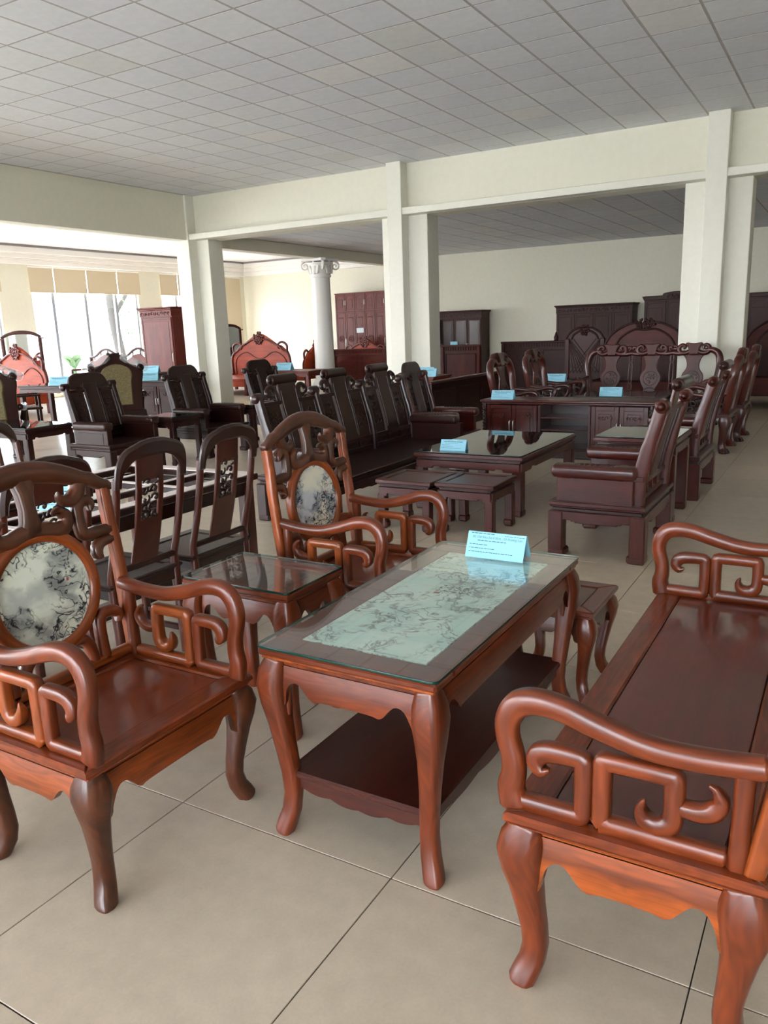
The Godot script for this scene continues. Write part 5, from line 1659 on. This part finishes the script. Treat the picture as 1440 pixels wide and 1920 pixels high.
func in_view(p: Vector3) -> float:
	var q: Vector3 = cam.transform.affine_inverse() * p
	if q.z > -0.3:
		return -1.0
	var f = 1469.5
	var u = 720.0 + f * q.x / -q.z
	var v = 960.0 - f * q.y / -q.z
	if u < -160 or u > 1600 or v < -160 or v > 2080:
		return -1.0
	return q.length()

# tiles laid in a grid: the 300 that show largest are parts, the rest one part of stuff
func lay_tiles(parent, called: String, mesh_list: Array, spots: Array, normal: Vector3, pieces := 300):
	var seen = []
	var rest = []
	for s in spots:
		var d = in_view(s[0])
		if d > 0.0:
			# apparent size
			var g: float = absf((s[0] - CAM).normalized().dot(normal)) / (d * d)
			seen.append([g, s])
		else:
			rest.append(s)
	seen.sort_custom(func(a, b): return a[0] > b[0])
	for i in seen.size():
		if i < pieces:
			var o = MeshInstance3D.new()
			o.mesh = mesh_list[seen[i][1][1]]
			o.name = called
			parent.add_child(o, true)
			o.position = seen[i][1][0]
		else:
			rest.append(seen[i][1])
	for k in mesh_list.size():
		var mine = rest.filter(func(r): return r[1] == k)
		if mine.is_empty():
			continue
		var mm = MultiMesh.new()
		mm.transform_format = MultiMesh.TRANSFORM_3D
		mm.mesh = mesh_list[k]
		mm.instance_count = mine.size()
		for i in mine.size():
			mm.set_instance_transform(i, Transform3D(Basis(), mine[i][0]))
		var o = MultiMeshInstance3D.new()
		o.multimesh = mm
		o.name = "outer_" + called + "s"
		o.set_meta("kind", "stuff")
		parent.add_child(o, true)

func tile_mesh(sx: float, sy: float, sz: float, bev: float, m) -> ArrayMesh:
	var g = G.new().box(Vector3.ZERO, Vector3(sx, sy, sz), bev, 2)
	var a = g.mesh()
	a.surface_set_material(0, m)
	return a

func struct(g: G, called: String, m, label := ""):
	var o = MeshInstance3D.new()
	o.mesh = g.mesh()
	o.mesh.surface_set_material(0, m)
	o.name = called
	add_child(o)
	return meta(o, label, "", "", "structure")

func make_room():
	rng.seed = 4
	# floor of 0.8 m tiles
	var fl = struct(G.new().bb(Vector3(XL - 0.3, -0.25, ZB - 0.3), Vector3(XR + 0.3, -0.0035, ZF + 0.3), 0.0), "floor", M.grout, "beige polished tile floor with thin dark joints")
	var fm = []
	for m in M.floor_tile:
		fm.append(tile_mesh(0.7965, 0.02, 0.7965, 0.0012, m))
	var spots = []
	for i in range(-22, 10):
		for j in range(-27, 12):
			var x = -1.8006 + 0.8 * (i + 0.5)
			var z = -1.6448 + 0.8 * (j + 0.5)
			if x > XL - 0.3 and x < XR + 0.3 and z > ZB - 0.3 and z < ZF + 0.3:
				spots.append([Vector3(x, -0.010, z), rng.randi() % 3])
	lay_tiles(fl, "tile", fm, spots, Vector3.UP)
	# main ceiling: panels on a bar grid
	var cm = []
	var tx = 0.5874
	for m in M.ceil_tile:
		cm.append(tile_mesh(tx - 0.022, 0.014, 0.578, 0.003, m))
	var ce = struct(G.new().bb(Vector3(XB - 0.1, HC + 0.0015, -13.2), Vector3(XR + 0.3, HC + 0.25, ZF + 0.3), 0.0), "ceiling", M.tbar, "grey suspended ceiling of square panels in a metal grid")
	spots = []
	for i in range(-11, 21):
		for j in range(-23, 13):
			var x = -6.1636 + tx * (i + 0.5)
			var z = -6.0929 + 0.6 * (j + 0.5)
			if x > XB - 0.2 and x < XR and z > -13.2 and z < ZF:
				var r = rng.randf()
				spots.append([Vector3(x, HC + 0.007, z), 0 if r < 0.5 else (1 if r < 0.72 else (2 if r < 0.94 else (3 if r < 0.97 else 4)))])
	lay_tiles(ce, "panel", cm, spots, Vector3.UP)
	# lower ceiling of the back hall
	var cs = struct(G.new().bb(Vector3(XB - 0.1, HS + 0.0015, ZB - 0.3), Vector3(XR + 0.3, HS + 0.25, -13.2), 0.0), "ceiling_001", M.tbar, "lower panel ceiling of the hall beyond the columns")
	var cm2 = []
	for m in M.ceil_tile:
		cm2.append(tile_mesh(0.578, 0.014, 0.578, 0.003, m))
	spots = []
	for i in range(-12, 22):
		for j in range(-16, 1):
			var x = -5.377 + 0.6 * (i + 0.5)
			var z = -13.32 + 0.6 * (j + 0.5)
			if x > XB and x < XR and z > ZB and z < -13.3:
				var r = rng.randf()
				spots.append([Vector3(x, HS + 0.007, z), 0 if r < 0.5 else (1 if r < 0.86 else (2 if r < 0.90 else 4))])
	lay_tiles(cs, "panel", cm2, spots, Vector3.UP)
	# ceiling by the windows
	var cw = struct(G.new().bb(Vector3(XL - 0.3, HL + 0.0015, ZB - 0.3), Vector3(XB - 0.1, HL + 0.25, ZF + 0.3), 0.0), "ceiling_002", M.tbar, "bright panel ceiling over the window side")
	spots = []
	for i in 11:
		for j in range(-16, 34):
			var x = -18.6 + 0.6 * (i + 0.5)
			var z = -12.9 + 0.6 * (j + 0.5)
			if x < XB - 0.4 and z > ZB and z < ZF:
				spots.append([Vector3(x, HL + 0.007, z), rng.randi() % 3])
	lay_tiles(cw, "panel", cm2, spots, Vector3.UP, 120)
	# walls
	struct(G.new().bb(Vector3(XL - 0.3, 0, ZB - 0.3), Vector3(XR + 0.3, HC + 0.2, ZB), 0.0), "wall_back", M.wall, "pale yellow back wall")
	struct(G.new().bb(Vector3(XR, 0, ZB), Vector3(XR + 0.3, HC + 0.2, ZF), 0.0), "wall_right", M.wall)
	# window wall: piers, lintel and sill round six openings
	var g = G.new()
	var edges = []
	for k in 6:
		edges.append([-21.94 + 4.58 * k, -18.30 + 4.58 * k])
	var z0 = ZB
	for e in edges:
		g.bb(Vector3(XL - 0.3, 0, z0), Vector3(XL, HL + 0.1, e[0]), 0.0)
		z0 = e[1]
	g.bb(Vector3(XL - 0.3, 0, z0), Vector3(XL, HL + 0.1, ZF), 0.0)
	for e in edges:
		g.bb(Vector3(XL - 0.3, 3.44, e[0]), Vector3(XL, HL + 0.1, e[1]), 0.0)
		g.bb(Vector3(XL - 0.3, 0.0, e[0]), Vector3(XL, 0.12, e[1]), 0.0)
	struct(g, "wall_left", M.wall, "cream wall with tall windows")
	# unseen front wall; its shop-front glazing is added to let daylight in
	g = G.new()
	g.bb(Vector3(XL - 0.3, 3.55, ZF), Vector3(XR + 0.3, HC + 0.2, ZF + 0.3), 0.0)
	var xs = [[-18.9, -17.9], [-12.7, -11.7], [-7.5, -6.7], [-2.3, -1.5], [3.2, 5.5]]
	for q in xs:
		g.bb(Vector3(q[0], 0, ZF), Vector3(q[1], 3.55, ZF + 0.3), 0.0)
	struct(g, "wall_front", M.wall)
	for i in 4:
		added_glazing(i + 11, Vector3(xs[i][1], 0.0, ZF + 0.12), Vector3(xs[i + 1][0], 3.55, ZF + 0.12), 3)
	# windows with mullions, panes and blinds
	for k in 6:
		var e: Array = edges[k]
		side_window(k + 1, e[0], e[1], k)
	# beams
	struct(G.new().bb(Vector3(XB, 3.45, -13.38), Vector3(XR, HC + 0.02, -12.97), 0.004), "trim_1", M.wall, "deep cream beam between the two halls")
	struct(G.new().bb(Vector3(XB - 0.16, 3.452, -12.98), Vector3(XR, 3.565, -12.755), 0.006), "trim_2", M.column, "narrow ledge along the foot of the beam")
	struct(G.new().bb(Vector3(XB - 0.30, 3.45, -12.96), Vector3(XB, HC + 0.02, ZF), 0.004), "trim_3", M.wall, "deep cream beam along the window side")
	struct(G.new().bb(Vector3(XB - 0.30, 3.36, ZB), Vector3(XB, HL + 0.05, -13.36), 0.004), "trim_4", M.wall, "cream beam resting on the white column")
	# crown moulding
	g = G.new()
	for s in [[3.46, 3.575, 0.09], [3.575, 3.60, 0.12], [3.60, 3.70, 0.21], [3.70, 3.72, 0.25], [3.72, 3.86, 0.35]]:
		g.bb(Vector3(XL, s[0], ZB), Vector3(XL + s[2], s[1] + 0.001, ZF), 0.008)
		g.bb(Vector3(XL + s[2], s[0], ZB), Vector3(XB - 0.3, s[1] + 0.001, ZB + s[2]), 0.008)
	var cv = G.new()
	cv.bb(Vector3(XL, 3.855, ZB), Vector3(XL + 0.32, HL + 0.02, ZF), 0.0)
	cv.bb(Vector3(XL + 0.32, 3.855, ZB), Vector3(XB - 0.3, HL + 0.02, ZB + 0.32), 0.0)
	struct(cv, "trim_6", M.recess_shade, "band between crown moulding and ceiling, recess shade painted as grey")
	struct(g, "trim_5", M.white, "white stepped crown moulding above the windows")
	# square columns
	for c in [[-12.195, -12.19], [-7.15, -7.085], [-1.88, -1.875], [3.4, 3.42]]:
		var o = thing("square_column", ["cream square column at the corner of the two beams", "cream square column in the middle of the hall", "cream square column at right behind the vase sofa", "cream square column outside the view"][[-12.195, -7.15, -1.88, 3.4].find(c[0])], "column", Vector3(c[0], 0, 0), 0, "", "structure")
		part(G.new().bb(Vector3(c[1] - c[0] - 0.46, 0, -13.40), Vector3(c[1] - c[0] + 0.46, 3.451, -12.97), 0.008), "shaft", M.column, o)
		part(G.new().bb(Vector3(-0.145, 0, -12.985), Vector3(0.145, HC + 0.01, -12.73), 0.008), "pilaster", M.column, o)
	for z in [-2.6, 2.7]:
		struct(G.new().bb(Vector3(XB - 0.45, 0, z - 0.23), Vector3(XB + 0.05, 3.451, z + 0.23), 0.008), "trim_%d" % (8 if z < 0 else 9), M.column)
	ionic(Vector3(-12.25, 0, -17.75))
	struct(G.new().bb(Vector3(XL, 0.0, ZB), Vector3(XR, 0.10, ZB + 0.015), 0.002), "baseboard_back", M.maroon_dark)

func added_glazing(n: int, a: Vector3, b: Vector3, bays: int):
	var o = thing("window_%d" % n, "", "", Vector3.ZERO, 0, "", "structure")  # added window, lights the hall from behind the camera
	var g = G.new()
	for k in bays + 1:
		var x = lerpf(a.x, b.x, float(k) / bays)
		g.bb(Vector3(x - 0.03, a.y, a.z - 0.04), Vector3(x + 0.03, b.y, a.z + 0.04), 0.004)
	for y in [a.y, 2.4, b.y - 0.06]:
		g.bb(Vector3(a.x, y, a.z - 0.04), Vector3(b.x, y + 0.06, a.z + 0.04), 0.004)
	part(g, "frame", M.alu, o)
	for k in bays:
		var x0 = lerpf(a.x, b.x, float(k) / bays) + 0.03
		var x1 = lerpf(a.x, b.x, float(k + 1) / bays) - 0.03
		part(G.new().bb(Vector3(x0, a.y + 0.06, a.z - 0.003), Vector3(x1, b.y - 0.06, a.z + 0.003), 0.0), "pane", M.pane, o)

func side_window(n: int, z0: float, z1: float, k: int):
	var o = thing("window_%d" % n, "tall aluminium window with four panes and roller blinds" if k < 3 else "", "", Vector3.ZERO, 0, "", "structure")
	var x = XL - 0.12
	var cuts = [z1, z1 - 0.70, z1 - 1.77, z1 - 2.85, z0]
	for i in 5:
		part(G.new().bb(Vector3(x - 0.04, 0.12, cuts[i] - 0.045), Vector3(x + 0.04, 3.44, cuts[i] + 0.045), 0.006), "mullion", M.alu, o)
	for y in [0.12, 3.39]:
		part(G.new().bb(Vector3(x - 0.038, y, z0), Vector3(x + 0.038, y + 0.05, z1), 0.006), "rail", M.alu, o)
	for i in 4:
		part(G.new().bb(Vector3(x - 0.003, 0.17, cuts[i + 1] + 0.03), Vector3(x + 0.003, 3.39, cuts[i] - 0.03), 0.0), "pane", M.pane, o)
	if k > 2:
		return
	for i in 4:
		var za: float = cuts[i + 1] + (0.012 if i < 3 else -0.06)
		var zb: float = cuts[i] - (0.012 if i > 0 else -0.06)
		var low = 2.79
		if k == 0 and i == 3:
			low = 0.5
		var where: String = ["second window from the corner pier", "big window", "window at the left edge"][k]
		var b = thing("roller_blind", "tan roller blind, %s of four on the %s%s" % [["first", "second", "third", "last"][i], ["window behind the corner column", "big window", "window at the picture's left edge"][k], ", lowered" if low < 1.0 else ""], "blind", Vector3(XL + 0.04, 0, (za + zb) * 0.5), 0, "tan roller blinds")
		var hw = (zb - za) * 0.5
		part(G.new().bb(Vector3(-0.002, low, -hw), Vector3(0.002, 3.42, hw), 0.0005), "cloth", M.blind, b)
		var g = G.new()
		g.sweep([Vector3(0, 3.42, -hw + 0.015), Vector3(0, 3.42, hw - 0.015)], 0.025, 0.025, Vector3(0, 1, 0), 10, false, 1.0)
		part(g, "roller", M.white, b)
		part(G.new().bb(Vector3(-0.008, low - 0.02, -hw), Vector3(0.008, low + 0.01, hw), 0.003), "bottom_bar", M.blind, b)

func ionic(at: Vector3):
	var o = thing("ionic_column", "white fluted column with scrolled capital under the beam", "column", at, 0, "", "structure")
	var prof = []
	prof.append_array([[0.0, 0.0], [0.34, 0.0], [0.34, 0.12], [0.32, 0.16], [0.30, 0.22], [0.275, 0.25]])
	part(G.new().lathe(prof, 32), "base", M.white, o)
	var sh = []
	for k in 9:
		sh.append([0.272 - 0.03 * k / 8.0, 0.25 + k * 2.64 / 8.0, 1.0])
	part(G.new().lathe(sh, 96, 12, 0.022), "shaft", M.white, o)
	part(G.new().lathe([[0.245, 2.88], [0.275, 2.90], [0.28, 2.94], [0.255, 2.96], [0.25, 3.0]], 32), "necking", M.white, o)
	var g = G.new()
	g.X = T(0, 2.98, 0)
	g.lathe([[0.25, 0.0], [0.27, 0.10], [0.33, 0.22], [0.36, 0.28]], 24)
	part(g, "bell", M.white, o)
	var ab = []
	for q in 4:
		var a = PI * 0.5 * q + PI * 0.25
		ab.append(Vector2(cos(a - 0.12), sin(a - 0.12)) * 0.50)
		ab.append(Vector2(cos(a + 0.12), sin(a + 0.12)) * 0.50)
		ab.append(Vector2(cos(a + PI * 0.25), sin(a + PI * 0.25)) * 0.30)
	part(G.new().prism(ab, 0.07, 0.012, T(0, 3.325, 0, 0, 90)), "abacus", M.white, o)
	for q in 4:
		var d = PI * 0.5 * q + PI * 0.25
		var pl = Transform3D(Basis(Vector3(cos(d), 0, sin(d)), Vector3(0, 1, 0), Vector3(cos(d), 0, sin(d)).cross(Vector3(0, 1, 0))), Vector3(0, 0, 0))
		g = G.new()
		var sp = []
		for k in 15:
			var f = k / 14.0
			var an = PI * 0.5 - f * TAU * 1.4
			var r = 0.115 * (1.0 - 0.82 * f)
			sp.append([0.40 + cos(an) * r, 3.17 + sin(an) * r, 0.026 * (1.0 - 0.5 * f)])
		scroll(g, pl, sp, 0.055, 2, 1.0, 8, 0.8)
		part(g, "volute", M.white, o)
		var e = PI * 0.5 * q
		var pl2 = Transform3D(Basis(Vector3(-sin(e), 0, cos(e)), Vector3(0, 1, 0), Vector3(-sin(e), 0, cos(e)).cross(Vector3(0, 1, 0))), Vector3(cos(e) * 0.29, 0, sin(e) * 0.29))
		g = G.new()
		scroll(g, pl2, [[0, 2.98, 0.05], [0, 3.1, 0.07], [0, 3.2, 0.06], [0, 3.28, 0.03]], 0.03, 3)
		for s in [-1.0, 1.0]:
			scroll(g, pl2, [[s * 0.09, 2.99, 0.04], [s * 0.11, 3.1, 0.05], [s * 0.13, 3.18, 0.04]], 0.025, 3)
		part(g, "acanthus_leaf", M.white, o)

# ---------------------------------------------------------------- outdoors
func make_outdoors():
	struct(G.new().bb(Vector3(-60, -0.45, -60), Vector3(XL - 0.3, -0.30, 40), 0.0), "ground", M.concrete, "pale paved yard outside the windows")
	struct(G.new().bb(Vector3(XL - 0.3, -0.45, ZF + 0.3), Vector3(40, -0.30, 60), 0.0), "ground_001", M.concrete)
	var o = thing("white_building", "white building across the yard outside the window", "building", Vector3(-34, -0.3, -26), 0)
	part(G.new().bb(Vector3(-4, 0, -14), Vector3(4, 7.5, 14), 0.02), "wall", M.render_white, o)
	part(G.new().bb(Vector3(-4.4, 7.5, -14.4), Vector3(4.4, 7.9, 14.4), 0.02), "parapet", M.render_white, o)
	for k in 5:
		part(G.new().bb(Vector3(3.98, 1.2, -11.2 + k * 5.0), Vector3(4.04, 2.9, -8.8 + k * 5.0), 0.01), "window", M.alu, o)
	# banana plant
	o = thing("banana_plant", "banana plant with broad green leaves outside the window", "plant", Vector3(-20.7, -0.3, -16.4), 0)
	part(G.new().sweep([Vector3(0, 0, 0), Vector3(0.02, 0.6, 0.02), Vector3(0, 1.1, 0)], [0.11, 0.09, 0.06], [0.11, 0.09, 0.06], Vector3(1, 0, 0), 10, false, 1.0), "stem", M.leaf, o)
	for k in 7:
		var a = k * 0.9 + 0.4
		var d = Vector3(cos(a), 0, sin(a))
		var L = 0.75 + 0.1 * (k % 3)
		var P = []
		var Wd = []
		for q in 9:
			var f = q / 8.0
			P.append(Vector3(0, 0.95, 0) + d * L * f * (0.5 + 0.4 * f) + Vector3(0, L * (1.15 * f - 0.55 * f * f), 0))
			Wd.append(0.012 + 0.15 * sin(pow(f, 0.7) * PI))
		var sd = d.cross(Vector3.UP)
		part(G.new().sweep(P, 0.004, Wd, sd, 8, false, 1.0), "leaf", M.leaf, o)
	# tree with climbing leaves
	o = thing("tree", "tree trunk with climbing green leaves outside the window", "tree", Vector3(-21.2, -0.3, -18.75), 0)
	part(G.new().sweep([Vector3(0, 0, 0), Vector3(0.05, 1.2, 0.05), Vector3(-0.05, 2.4, 0.15), Vector3(0.0, 4.2, 0.3), Vector3(0.1, 6.0, 0.2)], [0.2, 0.16, 0.15, 0.12, 0.08], [0.2, 0.16, 0.15, 0.12, 0.08], Vector3(1, 0, 0), 12, false, 1.0), "trunk", M.bark, o)
	part(G.new().sweep([Vector3(0, 2.6, 0.1), Vector3(0.3, 3.6, -0.5), Vector3(0.5, 4.8, -1.2)], [0.08, 0.06, 0.04], [0.08, 0.06, 0.04], Vector3(1, 0, 0), 8, false, 1.0), "branch", M.bark, o)
	var g = G.new()
	var rr = RandomNumberGenerator.new()
	rr.seed = 12
	for k in 700:
		var y = rr.randf_range(0.8, 5.6)
		var a = rr.randf() * TAU
		var r = rr.randf_range(0.15, 0.55 + (0.6 if y > 3.0 else 0.0))
		var c = Vector3(cos(a) * r, y, sin(a) * r - 0.35)
		var d = Vector3(rr.randf_range(-1, 1), rr.randf_range(-0.8, 0.3), rr.randf_range(-1, 1)).normalized()
		var s = d.cross(Vector3(rr.randf(), 1, rr.randf())).normalized()
		var L = rr.randf_range(0.07, 0.14)
		var nn = d.cross(s).normalized()
		g.flat([c, c + d * L * 0.5 + s * L * 0.28, c + d * L, c + d * L * 0.5 - s * L * 0.28], nn, [Vector2(0, 0), Vector2(1, 0), Vector2(1, 1), Vector2(0, 1)])
	part(g, "foliage", M.leaf, o).set_meta("kind", "stuff")

# ---------------------------------------------------------------- build
func _ready():
	cam = Camera3D.new()
	cam.name = "camera"
	add_child(cam)
	cam.transform = Transform3D(Basis.from_euler(Vector3(deg_to_rad(-13.1336), deg_to_rad(30.7670), deg_to_rad(-2.0832))), CAM)
	cam.fov = 66.3108
	cam.near = 0.05
	cam.far = 200.0
	cam.current = true
	var env = Environment.new()
	env.background_mode = Environment.BG_SKY
	var sm = ProceduralSkyMaterial.new()
	sm.sky_top_color = Color(0.80, 0.87, 0.95)
	sm.sky_horizon_color = Color(0.95, 0.96, 0.97)
	sm.ground_horizon_color = Color(0.80, 0.80, 0.79)
	sm.ground_bottom_color = Color(0.62, 0.61, 0.59)
	sm.sky_energy_multiplier = 1.0
	var sky = Sky.new()
	sky.sky_material = sm
	env.sky = sky
	env.background_energy_multiplier = 6.0
	env.ambient_light_source = Environment.AMBIENT_SOURCE_SKY
	env.tonemap_mode = Environment.TONE_MAPPER_LINEAR
	env.tonemap_exposure = 4.1
	env.sdfgi_enabled = true
	env.ssao_enabled = true
	env.ssil_enabled = true
	var we = WorldEnvironment.new()
	we.environment = env
	we.name = "world_environment"
	add_child(we)
	var sun = DirectionalLight3D.new()
	sun.name = "sun"
	add_child(sun)
	sun.look_at_from_position(Vector3.ZERO, -Vector3(-0.5, 0.85, -0.12), Vector3.UP)
	sun.light_color = Color(1.0, 0.97, 0.92)
	sun.light_energy = 2.6
	sun.light_angular_distance = 2.0
	sun.shadow_enabled = true
	make_materials()
	make_room()
	make_outdoors()
	make_foreground()
	make_dining()
	make_quan()
	make_vase()
	make_far()
	make_signs()
